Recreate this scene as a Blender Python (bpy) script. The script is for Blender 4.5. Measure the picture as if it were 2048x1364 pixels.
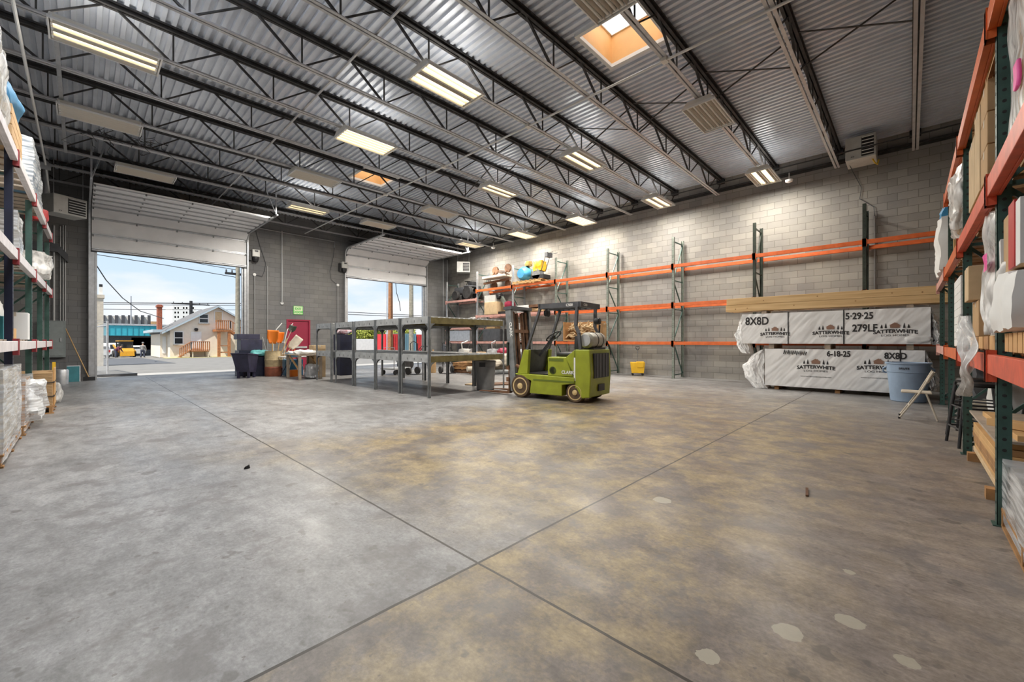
import bpy, bmesh, math, random
from mathutils import Vector, Matrix, noise
random.seed(7)
sc = bpy.context.scene
for o in list(bpy.data.objects): bpy.data.objects.remove(o)
COL = sc.collection
R = math.radians

# ------------------------------------------------------------ camera
FPX, YAW, EYE = 828.0, R(43.87), 1.3
cd = bpy.data.cameras.new('camera'); cam = bpy.data.objects.new('camera', cd); COL.objects.link(cam)
cd.sensor_width = 36.0; cd.lens = 36.0 * FPX / 2048; cd.clip_start = 0.05; cd.clip_end = 400
cam.location = (0, 0, EYE); cam.rotation_euler = (R(90), 0, YAW - R(90))
sc.camera = cam

# ------------------------------------------------------------ view and light
sc.view_settings.view_transform = 'Standard'; sc.view_settings.look = 'None'
sc.view_settings.gamma = 1; sc.view_settings.exposure = 0.1; sc.view_settings.use_curve_mapping = False
sc.cycles.use_denoising = True; sc.cycles.max_bounces = 7; sc.cycles.diffuse_bounces = 4
sc.cycles.transparent_max_bounces = 12
sc.cycles.caustics_reflective = False; sc.cycles.caustics_refractive = False
sc.cycles.sample_clamp_indirect = 6
LAMP_W = 152; LAMP_RGB = (1.0, 0.945, 0.85); TUBE = 4.5
FILL_W = 105; FILL_RGB = (0.90, 0.95, 1.0)  # cool fill lamps added out of view above the camera

w = bpy.data.worlds.new('sky'); sc.world = w; w.use_nodes = True
nt = w.node_tree; N = nt.nodes; L = nt.links; N.clear()
out = N.new('ShaderNodeOutputWorld'); bg = N.new('ShaderNodeBackground'); L.new(bg.outputs[0], out.inputs[0])
tc = N.new('ShaderNodeTexCoord'); sep = N.new('ShaderNodeSeparateXYZ'); L.new(tc.outputs['Generated'], sep.inputs[0])
gr = N.new('ShaderNodeValToRGB'); L.new(sep.outputs[2], gr.inputs[0])
e = gr.color_ramp.elements; e[0].position = 0.0; e[0].color = (.78, .88, .97, 1); e[1].position = .75; e[1].color = (.33, .55, .9, 1)
x = e.new(.22); x.color = (.56, .76, .97, 1)
mp = N.new('ShaderNodeMapping'); mp.inputs['Scale'].default_value = (2.2, 2.2, 6.5); mp.inputs['Location'].default_value = (.3, 1.1, .2)
L.new(tc.outputs['Generated'], mp.inputs[0])
nz = N.new('ShaderNodeTexNoise'); nz.inputs['Scale'].default_value = 1.7; nz.inputs['Detail'].default_value = 7; nz.inputs['Roughness'].default_value = .52
L.new(mp.outputs[0], nz.inputs[0])
cr = N.new('ShaderNodeValToRGB'); L.new(nz.outputs[0], cr.inputs[0]); e = cr.color_ramp.elements
e[0].position = .43; e[0].color = (0, 0, 0, 1); e[1].position = .62; e[1].color = (1, 1, 1, 1)
mx = N.new('ShaderNodeMixRGB'); L.new(cr.outputs[0], mx.inputs[0]); L.new(gr.outputs[0], mx.inputs[1]); mx.inputs[2].default_value = (.98, .97, .97, 1)
L.new(mx.outputs[0], bg.inputs[0]); bg.inputs[1].default_value = 1.0

sl = bpy.data.lights.new('sun', 'SUN'); sl.energy = 7.5; sl.angle = R(.6); sl.color = (1, .93, .82)
so = bpy.data.objects.new('sun', sl); COL.objects.link(so); so.location = (-10, -10, 30)
so.rotation_euler = Vector((.42, .20, -.885)).to_track_quat('-Z', 'Y').to_euler()

# ------------------------------------------------------------ helpers
class MB:
    """collects shapes and links them as ONE mesh object"""
    def __init__(s): s.v = []; s.f = []
    def add(s, vs, fs):
        n = len(s.v); s.v += [Vector(p) for p in vs]; s.f += [tuple(i + n for i in f) for f in fs]; return s
    def box(s, x0, x1, y0, y1, z0, z1, M=None):
        vs = [Vector(p) for p in ((x0,y0,z0),(x1,y0,z0),(x1,y1,z0),(x0,y1,z0),(x0,y0,z1),(x1,y0,z1),(x1,y1,z1),(x0,y1,z1))]
        if M is not None: vs = [M @ p for p in vs]
        return s.add(vs, ((0,3,2,1),(4,5,6,7),(0,1,5,4),(1,2,6,5),(2,3,7,6),(3,0,4,7)))
    def bar(s, a, b, w, h=None, up=(0,0,1)):
        a = Vector(a); b = Vector(b); h = w if h is None else h; d = (b - a).normalized(); up = Vector(up)
        if abs(d.dot(up)) > .99: up = Vector((1,0,0)) if abs(d.x) < .9 else Vector((0,1,0))
        r = d.cross(up).normalized() * (w / 2); u = r.normalized().cross(d).normalized() * (h / 2)
        vs = [p + q for p in (a, b) for q in (-r - u, r - u, r + u, -r + u)]
        return s.add(vs, ((0,1,2,3),(7,6,5,4),(0,4,5,1),(1,5,6,2),(2,6,7,3),(3,7,4,0)))
    def tube(s, pts, r, n=8, cap=True):
        pts = [Vector(p) for p in pts]; rs = r if isinstance(r, (list, tuple)) else [r] * len(pts)
        vs = []; ref = None
        for i, p in enumerate(pts):
            d = (pts[min(i + 1, len(pts) - 1)] - pts[max(i - 1, 0)]).normalized()
            if ref is None: ref = d.orthogonal().normalized()
            ref = (ref - d * ref.dot(d)); ref = ref.normalized() if ref.length > 1e-6 else d.orthogonal().normalized()
            q = d.cross(ref)
            vs += [p + (ref * math.cos(t) + q * math.sin(t)) * rs[i] for t in [2 * math.pi * k / n for k in range(n)]]
        fs = [(i*n+k, i*n+(k+1)%n, (i+1)*n+(k+1)%n, (i+1)*n+k) for i in range(len(pts)-1) for k in range(n)]
        if cap: fs += [tuple(range(n))[::-1], tuple((len(pts)-1)*n + k for k in range(n))]
        return s.add(vs, fs)
    def cyl(s, a, b, r, r2=None, n=16): return s.tube([a, b], [r, r if r2 is None else r2], n)
    def lathe(s, prof, n=24, c=(0,0,0), ax='z'):
        c = Vector(c); vs = []
        for r, h in prof:
            for k in range(n):
                t = 2 * math.pi * k / n; a, b = r * math.cos(t), r * math.sin(t)
                vs.append(c + Vector({'z': (a, b, h), 'x': (h, a, b), 'y': (a, h, b)}[ax]))
        m = len(prof)
        fs = [(i*n+k, i*n+(k+1)%n, (i+1)*n+(k+1)%n, (i+1)*n+k) for i in range(m-1) for k in range(n)]
        fs += [tuple(range(n))[::-1], tuple((m-1)*n + k for k in range(n))]
        return s.add(vs, fs)
    def prism(s, poly, ax, t0, t1, M=None):
        def P(p, t): return Vector({'x': (t, p[0], p[1]), 'y': (p[0], t, p[1]), 'z': (p[0], p[1], t)}[ax])
        n = len(poly); vs = [P(p, t0) for p in poly] + [P(p, t1) for p in poly]
        if M is not None: vs = [M @ p for p in vs]
        return s.add(vs, [tuple(range(n))[::-1], tuple(range(n, 2*n))] + [(i, (i+1)%n, n+(i+1)%n, n+i) for i in range(n)])
    def grid(s, fn, nu, nv):
        vs = [fn(i / nu, j / nv) for j in range(nv + 1) for i in range(nu + 1)]
        return s.add(vs, [(j*(nu+1)+i, j*(nu+1)+i+1, (j+1)*(nu+1)+i+1, (j+1)*(nu+1)+i) for j in range(nv) for i in range(nu)])
    def blob(s, x0, x1, y0, y1, z0, z1, n=6, amp=.03, fr=4.0, seed=0, rnd=0.0, fn=None):
        """box with subdivided faces, pushed in and out by noise; rnd rounds it towards an ellipsoid"""
        c = Vector(((x0+x1)/2, (y0+y1)/2, (z0+z1)/2)); hs = Vector(((x1-x0)/2, (y1-y0)/2, (z1-z0)/2)); so = Vector((seed*7.1, seed*3.3, seed*5.7))
        cache = {}; vs = []; fs = []
        def vert(a, b, cc):
            k = (round(a, 5), round(b, 5), round(cc, 5))
            if k in cache: return cache[k]
            p = Vector((a, b, cc)); q = p.normalized() * 1.12
            m = p.lerp(q, rnd); w = c + Vector((m.x*hs.x, m.y*hs.y, m.z*hs.z))
            d = noise.noise_vector(w * fr + so) * amp + noise.noise_vector(w * fr * 2.7 + so) * amp * .45
            w = w + d
            if w.z < z0: w.z = z0
            if fn: w = fn(w)
            cache[k] = len(vs); vs.append(w); return cache[k]
        t = [-1 + 2 * i / n for i in range(n + 1)]
        for ax in range(3):
            for sg in (-1, 1):
                for i in range(n):
                    for j in range(n):
                        q = []
                        for a, b in ((t[i],t[j]),(t[i+1],t[j]),(t[i+1],t[j+1]),(t[i],t[j+1])):
                            p = [0,0,0]; p[ax] = sg; p[(ax+1)%3] = a; p[(ax+2)%3] = b; q.append(vert(*p))
                        fs.append(tuple(q if sg > 0 else q[::-1]))
        return s.add(vs, fs)
    def mesh(s, name, m, smooth=False):
        me = bpy.data.meshes.new(name); me.from_pydata(s.v, [], s.f); bm = bmesh.new(); bm.from_mesh(me)
        bmesh.ops.recalc_face_normals(bm, faces=bm.faces); bm.to_mesh(me); bm.free()
        if smooth:
            for p in me.polygons: p.use_smooth = True
        if m: me.materials.append(m)
        return me
    def build(s, name, m, parent=None, smooth=False, bevel=0, loc=None, rz=0):
        me = s.mesh(name, m, smooth)
        if smooth == 'auto' or smooth is True:
            try: me.set_sharp_from_angle(angle=R(40))
            except Exception: pass
        o = bpy.data.objects.new(name, me); COL.objects.link(o); o.parent = parent
        if loc is not None: o.location = loc
        o.rotation_euler.z = rz
        if bevel:
            b = o.modifiers.new('bevel', 'BEVEL'); b.width = bevel; b.segments = 2; b.limit_method = 'ANGLE'; b.angle_limit = R(50)
        return o

def tag(o, label=None, cat=None, group=None, kind=None):
    if label: o['label'] = label
    if cat: o['category'] = cat
    if group: o['group'] = group
    if kind: o['kind'] = kind
    return o
def thing(name, label, cat, loc=(0,0,0), rz=0, group=None):
    o = bpy.data.objects.new(name, None); COL.objects.link(o); o.location = loc; o.rotation_euler = (0, 0, rz)
    o.empty_display_size = .2
    return tag(o, label, cat, group)
def struct(o, label=None, cat=None): o['kind'] = 'structure'; return tag(o, label, cat)
def dup(o, loc=None, rz=None, label=None, group=None, parent=None):
    c = o.copy(); COL.objects.link(c); c.parent = parent
    if loc is not None: c.location = loc
    if rz is not None: c.rotation_euler = (0, 0, rz)
    if label: c['label'] = label
    if group: c['group'] = group
    for ch in list(o.children): dup(ch, parent=c)
    return c
def at(u, v, y):
    """a point of the street scene: where the view line through (u, v) meets the upright plane at distance y"""
    a, b = (u - 1024) / FPX, (682 - v) / FPX; c, s = math.cos(YAW), math.sin(YAW)
    d = y / (s - c * a); return Vector((d * (c + s * a), y, EYE + d * b))
def ground(y): return -.03 - max(0, y - 20) * .0135

# ------------------------------------------------------------ materials
def mat(name, col, rough=.6, metal=0, var=0, sc_=6, col2=None, bump=0, bsc=40, emit=0, spec=.5, stretch=(1,1,1)):
    m = bpy.data.materials.new(name); m.use_nodes = True; t = m.node_tree; b = t.nodes['Principled BSDF']
    b.inputs['Roughness'].default_value = rough; b.inputs['Metallic'].default_value = metal
    b.inputs['Specular IOR Level'].default_value = spec
    c4 = (*col, 1); b.inputs['Base Color'].default_value = c4
    if var or col2 or bump:
        tcn = t.nodes.new('ShaderNodeTexCoord'); mpn = t.nodes.new('ShaderNodeMapping'); mpn.inputs['Scale'].default_value = stretch
        t.links.new(tcn.outputs['Object'], mpn.inputs[0])
    if var or col2:
        n = t.nodes.new('ShaderNodeTexNoise'); n.inputs['Scale'].default_value = sc_; n.inputs['Detail'].default_value = 5
        t.links.new(mpn.outputs[0], n.inputs[0])
        r = t.nodes.new('ShaderNodeValToRGB'); t.links.new(n.outputs[0], r.inputs[0])
        r.color_ramp.elements[0].position = .33; r.color_ramp.elements[1].position = .67
        r.color_ramp.elements[0].color = (*[max(0, c * (1 - var)) for c in col], 1)
        r.color_ramp.elements[1].color = (*(col2 if col2 else [min(1, c * (1 + var)) for c in col]), 1)
        t.links.new(r.outputs[0], b.inputs['Base Color'])
    if bump:
        n2 = t.nodes.new('ShaderNodeTexNoise'); n2.inputs['Scale'].default_value = bsc; n2.inputs['Detail'].default_value = 3
        t.links.new(mpn.outputs[0], n2.inputs[0]); bp = t.nodes.new('ShaderNodeBump'); bp.inputs['Strength'].default_value = bump
        bp.inputs['Distance'].default_value = .02
        t.links.new(n2.outputs[0], bp.inputs['Height']); t.links.new(bp.outputs[0], b.inputs['Normal'])
    if emit:
        b.inputs['Emission Color'].default_value = c4; b.inputs['Emission Strength'].default_value = emit
    return m

def masonry(name, c1, c2, mortar, tint=None):
    m = bpy.data.materials.new(name); m.use_nodes = True; t = m.node_tree; n = t.nodes; l = t.links; b = n['Principled BSDF']
    b.inputs['Roughness'].default_value = .9; b.inputs['Specular IOR Level'].default_value = .2
    g = n.new('ShaderNodeNewGeometry'); s = n.new('ShaderNodeSeparateXYZ'); l.new(g.outputs['Position'], s.inputs[0])
    a = n.new('ShaderNodeMath'); l.new(s.outputs[0], a.inputs[0]); l.new(s.outputs[1], a.inputs[1])
    cb = n.new('ShaderNodeCombineXYZ'); l.new(a.outputs[0], cb.inputs[0]); l.new(s.outputs[2], cb.inputs[1])
    br = n.new('ShaderNodeTexBrick'); l.new(cb.outputs[0], br.inputs[0]); br.offset = .5
    for k, v in (('Scale', 1), ('Brick Width', .4064), ('Row Height', .2032), ('Mortar Size', .006), ('Mortar Smooth', .2), ('Bias', -.1)): br.inputs[k].default_value = v
    br.inputs['Color1'].default_value = (*c1, 1); br.inputs['Color2'].default_value = (*c2, 1); br.inputs['Mortar'].default_value = (*mortar, 1)
    no = n.new('ShaderNodeTexNoise'); no.inputs['Scale'].default_value = .7; no.inputs['Detail'].default_value = 8; l.new(g.outputs['Position'], no.inputs[0])
    rr = n.new('ShaderNodeValToRGB'); l.new(no.outputs[0], rr.inputs[0]); rr.color_ramp.elements[0].position = .35; rr.color_ramp.elements[1].position = .7
    rr.color_ramp.elements[0].color = (.82, .82, .84, 1); rr.color_ramp.elements[1].color = (1.08, 1.06, 1.0, 1)
    mu = n.new('ShaderNodeMixRGB'); mu.blend_type = 'MULTIPLY'; mu.inputs[0].default_value = 1; l.new(br.outputs[0], mu.inputs[1]); l.new(rr.outputs[0], mu.inputs[2])
    l.new(mu.outputs[0], b.inputs['Base Color'])
    n3 = n.new('ShaderNodeTexNoise'); n3.inputs['Scale'].default_value = 55; n3.inputs['Detail'].default_value = 4; l.new(g.outputs['Position'], n3.inputs[0])
    sb = n.new('ShaderNodeMath'); sb.operation = 'MULTIPLY_ADD'; l.new(n3.outputs[0], sb.inputs[0]); sb.inputs[1].default_value = .25
    iv = n.new('ShaderNodeMath'); iv.operation = 'SUBTRACT'; iv.inputs[0].default_value = 1; l.new(br.outputs['Fac'], iv.inputs[1]); l.new(iv.outputs[0], sb.inputs[2])
    bp = n.new('ShaderNodeBump'); bp.inputs['Strength'].default_value = .5; bp.inputs['Distance'].default_value = .012; l.new(sb.outputs[0], bp.inputs['Height']); l.new(bp.outputs[0], b.inputs['Normal'])
    return m

def concrete():
    m = bpy.data.materials.new('slab concrete'); m.use_nodes = True; t = m.node_tree; n = t.nodes; l = t.links; b = n['Principled BSDF']
    g = n.new('ShaderNodeNewGeometry'); s = n.new('ShaderNodeSeparateXYZ'); l.new(g.outputs['Position'], s.inputs[0])
    def M(op, a, b_=None, c=None):
        q = n.new('ShaderNodeMath'); q.operation = op
        for i, v in enumerate((a, b_, c)):
            if v is None: continue
            if isinstance(v, (int, float)): q.inputs[i].default_value = v
            else: l.new(v, q.inputs[i])
        return q.outputs[0]
    def noi(scale, det=6, stretch=(1,1,1), rough=.55, loc=(0,0,0)):
        mp = n.new('ShaderNodeMapping'); mp.inputs['Scale'].default_value = stretch; mp.inputs['Location'].default_value = loc; l.new(g.outputs['Position'], mp.inputs[0])
        q = n.new('ShaderNodeTexNoise'); q.inputs['Scale'].default_value = scale; q.inputs['Detail'].default_value = det; q.inputs['Roughness'].default_value = rough
        l.new(mp.outputs[0], q.inputs[0]); return q.outputs[0]
    def ramp(v, p0, p1, c0=(0,0,0), c1=(1,1,1)):
        q = n.new('ShaderNodeValToRGB'); l.new(v, q.inputs[0]); e = q.color_ramp.elements
        e[0].position, e[1].position = p0, p1; e[0].color = (*c0, 1); e[1].color = (*c1, 1); return q.outputs[0]
    def mix(f, a, b_, op='MIX'):
        q = n.new('ShaderNodeMixRGB'); q.blend_type = op
        for i, v in enumerate((f, a, b_)):
            if isinstance(v, (int, float)): q.inputs[i].default_value = v
            elif isinstance(v, tuple): q.inputs[i].default_value = (*v, 1)
            else: l.new(v, q.inputs[i])
        return q.outputs[0]
    X, Y = s.outputs[0], s.outputs[1]
    base = mix(ramp(noi(.55, 9, (1, .6, 1), .62), .36, .64), (.185, .181, .181), (.35, .345, .344))
    fine = mix(1, ramp(noi(6, 10, (1, .6, 1), .78), .38, .62, (.70, .695, .69), (1.18, 1.18, 1.18)), ramp(noi(48, 4, (1, .7, 1), .7), .35, .65, (.80, .80, .80), (1.12, 1.12, 1.12)), 'MULTIPLY')
    base = mix(1, base, fine, 'MULTIPLY')
    # tan slab colour and stain plus painted warm lamp light, edged by the saw cuts
    big = noi(.35, 5, loc=(3, 1, 0))
    d1 = M('SMOOTH_MIN', M('SUBTRACT', X, 1.2), M('SUBTRACT', 6.4, M('MULTIPLY', Y, 1.0)), .5)
    tan = M('MULTIPLY_ADD', M('SUBTRACT', big, .5), 2.6, M('MULTIPLY', d1, .55))
    slab = M('MULTIPLY', M('LESS_THAN', Y, 1.82), 1.0)
    xfade = ramp(X, 0, 1)
    nearx = M('SUBTRACT', 1, M('MULTIPLY', M('ABSOLUTE', M('SUBTRACT', X, 2.4)), .24))
    tanf = M('MAXIMUM', M('MINIMUM', tan, M('MULTIPLY_ADD', X, -.14, 1.75)), M('MULTIPLY', slab, nearx))
    tanf = ramp(tanf, .0, .8, (0,0,0), (.95,.95,.95))
    tcol = mix(1, mix(ramp(noi(2.6, 10, loc=(1, 5, 2), rough=.72), .42, .58), (.165, .130, .105), (.35, .262, .135)), fine, 'MULTIPLY')
    tcol = mix(ramp(M('ADD', Y, M('MULTIPLY', M('SUBTRACT', big, .5), 1.5)), .0, 1.0, (.8,.8,.8), (0,0,0)), tcol, mix(1, (.29, .245, .215), fine, 'MULTIPLY'))
    base = mix(tanf, base, tcol)
    # grey-violet worn blotches and dark drips
    bl = ramp(noi(1.9, 9, loc=(9, 2, 0), rough=.68), .54, .60); base = mix(M('MULTIPLY', bl, .6), base, (.150, .137, .134))
    dr = ramp(noi(4.6, 3, (1, .8, 1), loc=(4, 4, 0)), .655, .68); base = mix(M('MULTIPLY', dr, .55), base, (.10, .088, .08))
    st = ramp(noi(1.6, 8, (1, .13, 1), .7, (2, 0, 0)), .56, .66); base = mix(M('MULTIPLY', st, .38), base, (.16, .15, .14))
    sp = ramp(noi(19, 2, loc=(7, 1, 0)), .69, .71); base = mix(M('MULTIPLY', sp, .6), base, (.13, .11, .10))
    # pale filler patches
    for px, py, pr in ((1.79, .60, .045), (2.47, .20, .055), (2.32, .01, .04), (2.19, .39, .06), (3.29, 1.46, .07), (3.0, .25, .03)):
        dd = M('SQRT', M('ADD', M('POWER', M('SUBTRACT', X, px), 2), M('POWER', M('SUBTRACT', Y, py), 2)))
        base = mix(M('MULTIPLY', M('LESS_THAN', M('MULTIPLY_ADD', M('SUBTRACT', noi(14, 3), .5), .06, dd), pr), .75), base, (.44, .40, .31))
    # saw cuts
    wob = M('MULTIPLY', M('SUBTRACT', noi(3, 3), .5), .012)
    def line(V, p, w, k):
        q = M('ABSOLUTE', M('ADD', M('SUBTRACT', V, p), wob)); return M('MULTIPLY', M('LESS_THAN', q, w), k)
    ln = line(X, 1.61, .008, .96)
    for v, p, wd, k in ((Y, 1.825, .009, .96), (X, 5.05, .006, .35), (Y, 5.42, .006, .35), (Y, 9.2, .006, .25), (X, 8.7, .006, .25), (Y, 13.0, .007, .25)):
        ln = M('MAXIMUM', ln, line(v, p, wd, k))
    base = mix(ln, base, (.022, .015, .009))
    l.new(base, b.inputs['Base Color'])
    rg = ramp(noi(1.6, 8, (1, .3, 1), .66, (5, 5, 0)), .34, .66, (.32,)*3, (.54,)*3); l.new(rg, b.inputs['Roughness'])
    b.inputs['Specular IOR Level'].default_value = .45
    bp = n.new('ShaderNodeBump'); bp.inputs['Strength'].default_value = .30; bp.inputs['Distance'].default_value = .01
    hh = M('ADD', noi(3.5, 9, (1, .5, 1), .62), M('MULTIPLY', ln, -1.2)); l.new(hh, bp.inputs['Height']); l.new(bp.outputs[0], b.inputs['Normal'])
    return m

def film(name, dens=.5, col=(.86, .88, .9), rough=.14, sc_=4, st=(.7, .7, 9)):
    """stretch wrap: clear where it lies tight, milky along its folds"""
    m = bpy.data.materials.new(name); m.use_nodes = True; t = m.node_tree; n = t.nodes; l = t.links; b = n['Principled BSDF']
    b.inputs['Base Color'].default_value = (*col, 1); b.inputs['Roughness'].default_value = rough; b.inputs['Specular IOR Level'].default_value = .6
    tcn = n.new('ShaderNodeTexCoord'); mp = n.new('ShaderNodeMapping'); mp.inputs['Scale'].default_value = st; l.new(tcn.outputs['Object'], mp.inputs[0])
    q = n.new('ShaderNodeTexNoise'); q.inputs['Scale'].default_value = sc_; q.inputs['Detail'].default_value = 3; q.inputs['Roughness'].default_value = .5; l.new(mp.outputs[0], q.inputs[0])
    r = n.new('ShaderNodeValToRGB'); l.new(q.outputs[0], r.inputs[0]); e = r.color_ramp.elements; e[0].position = .36; e[1].position = .66
    e[0].color = (max(0, dens - .3),) * 3 + (1,); e[1].color = (min(1, dens + .35),) * 3 + (1,)
    tr = n.new('ShaderNodeBsdfTransparent'); ms = n.new('ShaderNodeMixShader'); l.new(r.outputs[0], ms.inputs[0]); l.new(tr.outputs[0], ms.inputs[1]); l.new(b.outputs[0], ms.inputs[2])
    bp = n.new('ShaderNodeBump'); bp.inputs['Strength'].default_value = .2; bp.inputs['Distance'].default_value = .012; l.new(q.outputs[0], bp.inputs['Height']); l.new(bp.outputs[0], b.inputs['Normal'])
    l.new(ms.outputs[0], n['Material Output'].inputs[0]); return m

def glassy(name, col, trans):
    m = bpy.data.materials.new(name); m.use_nodes = True; t = m.node_tree; n = t.nodes; l = t.links
    a = n.new('ShaderNodeBsdfTranslucent'); a.inputs[0].default_value = (*col, 1); tr = n.new('ShaderNodeBsdfTransparent'); ms = n.new('ShaderNodeMixShader')
    ms.inputs[0].default_value = trans; l.new(a.outputs[0], ms.inputs[1]); l.new(tr.outputs[0], ms.inputs[2]); l.new(ms.outputs[0], n['Material Output'].inputs[0]); return m

def mesh_wire():
    """chain link: diagonal wires with open gaps, from the object's own x and z"""
    m = bpy.data.materials.new('chain link wire'); m.use_nodes = True; t = m.node_tree; n = t.nodes; l = t.links; b = n['Principled BSDF']
    b.inputs['Base Color'].default_value = (.5, .5, .5, 1); b.inputs['Metallic'].default_value = .6; b.inputs['Roughness'].default_value = .5
    tcn = n.new('ShaderNodeTexCoord'); s = n.new('ShaderNodeSeparateXYZ'); l.new(tcn.outputs['Object'], s.inputs[0])
    res = []
    for sg in (1, -1):
        q = n.new('ShaderNodeMath'); q.operation = 'MULTIPLY_ADD'; l.new(s.outputs[2], q.inputs[0]); q.inputs[1].default_value = sg; l.new(s.outputs[1], q.inputs[2])
        w_ = n.new('ShaderNodeMath'); w_.operation = 'PINGPONG'; l.new(q.outputs[0], w_.inputs[0]); w_.inputs[1].default_value = .045
        c = n.new('ShaderNodeMath'); c.operation = 'LESS_THAN'; l.new(w_.outputs[0], c.inputs[0]); c.inputs[1].default_value = .008; res.append(c.outputs[0])
    mxn = n.new('ShaderNodeMath'); mxn.operation = 'MAXIMUM'; l.new(res[0], mxn.inputs[0]); l.new(res[1], mxn.inputs[1])
    tr = n.new('ShaderNodeBsdfTransparent'); ms = n.new('ShaderNodeMixShader'); l.new(mxn.outputs[0], ms.inputs[0]); l.new(tr.outputs[0], ms.inputs[1]); l.new(b.outputs[0], ms.inputs[2])
    l.new(ms.outputs[0], n['Material Output'].inputs[0]); return m

K = {}
for nm, a in dict(
    deck=((.72,.765,.85),.30,.25,.06,3), joist=((.05,.048,.048),.6,.3,.3,8), chord=((.55,.55,.56),.38,.3,.12,5),
    white=((.80,.80,.79),.5), white_panel=((.90,.90,.91),.45,0,.05,2), offwhite=((.76,.74,.69),.5,0,.08,5), galv=((.5,.51,.53),.4,.6,.12,8),
    black=((.018,.018,.02),.5,0,.3,9), rubber=((.03,.028,.028),.75,0,.3,8), darkgrey=((.07,.072,.08),.5,0,.2,6), steel=((.22,.23,.235),.45,.3,.25,6),
    steel_light=((.50,.51,.51),.5,.3,.15,6), olive=((.155,.125,.05),.55,.1,.3,6), orange=((.66,.135,.03),.45,0,.12,6), orange_red=((.66,.10,.045),.45,0,.15,9),
    pink_beam=((.62,.33,.28),.45,0,.15,9), pale_beam=((.72,.68,.69),.45,0,.10,9), red=((.48,.03,.03),.45,0,.15,6), rack_green=((.045,.10,.085),.45,.1,.2,9), rack_sage=((.23,.26,.225),.45,.1,.2,9),
    rack_dark=((.03,.04,.028),.5,.1,.3,9), navy=((.008,.011,.032),.45,0,.25,6), crimson=((.30,.015,.05),.5,0,.08,3), kraft=((.47,.30,.15),.8,0,.10,5), kraft_pale=((.60,.44,.26),.8,0,.10,5),
    pine=((.60,.36,.15),.65,0,.12,3), pine_dark=((.36,.19,.075),.7,0,.25,5), pine_grey=((.40,.33,.26),.75,0,.2,5), ply=((.80,.47,.19),.6,0,.10,2), lime=((.285,.325,.022),.4,0,.12,4),
    lime_dark=((.12,.16,.015),.5), tan_hub=((.62,.46,.22),.6,0,.18,8), tyre=((.09,.055,.03),.8,0,.3,9), rust=((.17,.085,.045),.75,.2,.35,9), tank=((.43,.42,.36),.4,.3,.12,6),
    yellow=((.85,.50,.03),.45,0,.08,4), blue_bin=((.27,.36,.49),.5,0,.10,4), grey_bin=((.20,.20,.195),.55,0,.15,6), navy_bin=((.035,.035,.07),.5,0,.2,6), teal=((.03,.20,.24),.55,0,.15,5),
    barrel_tan=((.45,.35,.20),.7,0,.2,7), barrel_red=((.24,.075,.04),.7,0,.2,7), safety=((.85,.22,.02),.5), pink=((.85,.10,.36),.5), blue_plastic=((.05,.20,.36),.45,0,.15,5), sky_blue=((.04,.26,.50),.5,0,.15,6),
    paper=((.78,.78,.76),.7,0,.05,4), plastic=((.86,.86,.86),.40,0,.04,3), ink=((.03,.028,.03),.7), sepia=((.30,.17,.12),.7), beige=((.56,.50,.41),.7,0,.12,6), skin=((.45,.27,.19),.6), maroon=((.10,.02,.045),.8), denim=((.05,.06,.10),.8),
    grey_cloth=((.22,.22,.22),.85,0,.2,9), stucco=((.82,.73,.61),.9,0,.04,3), shingle=((.13,.13,.135),.9,0,.15,9), trim_blue=((.42,.50,.55),.7), brick=((.30,.09,.05),.9,0,.3,9), deck_wood=((.36,.14,.05),.75,0,.25,6),
    teal_metal=((.03,.33,.42),.5,0,.06,3), glass_dark=((.02,.025,.03),.1), asphalt=((.165,.162,.155),.9,0,.12,2), bush=((.27,.30,.05),.9,0,.5,4), pole_wood=((.30,.13,.055),.85,0,.2,6), pole_grey=((.26,.24,.19),.85,0,.2,6),
    loader=((.50,.25,.01),.5,0,.1,5), conduit=((.40,.405,.41),.45,.4), tin=((.60,.60,.57),.5,.2,.08,6), siding=((.50,.49,.47),.7,0,.12,6), gold=((.42,.30,.10),.3,.5,.3,14), olive_mat=((.30,.22,.10),.7), exit_green=((.10,.52,.10),.5), glow=((.68,.76,.50),.5)).items():
    kw = dict(zip(('col','rough','metal','var','sc_'), a)); K[nm] = mat(nm.replace('_', ' '), **kw)
K['lumber'] = mat('planed lumber', (.74,.47,.21), .6, 0, .16, 3, col2=(.82,.58,.30), stretch=(3,.25,6))
K['stretch'] = film('stretch wrap', .62); K['stretch_thin'] = film('thin stretch wrap', .38, (.8,.84,.88)); K['bag'] = film('milky plastic bag', .60, (.84,.83,.81), .25, 5, (2.5, 2.5, .7))
K['tube_on'] = mat('lit tube', (1, .80, .50), .4, emit=TUBE); K['red_dull'] = mat('dull red', (.30,.035,.04), .5); K['tube_fill'] = mat('fill tube', (.9,.95,1), .4, emit=TUBE); K['tube_off'] = mat('unlit tube', (.75,.74,.70), .3)
K['tray'] = mat('reflector', (.78,.74,.66), .35, .15)
K['wall_grey'] = masonry('painted grey block', (.20,.20,.202), (.235,.235,.237), (.15,.15,.151))
K['wall_tan'] = masonry('bare concrete block', (.30,.290,.275), (.38,.365,.34), (.19,.18,.165))
K['concrete'] = concrete(); K['pane'] = glassy('skylight dome', (1,1,1), .12); K['wire'] = mesh_wire()
K['apron'] = mat('apron concrete', (.30,.295,.285), .8, 0, .12, 2, bump=.2, bsc=8)
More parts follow.
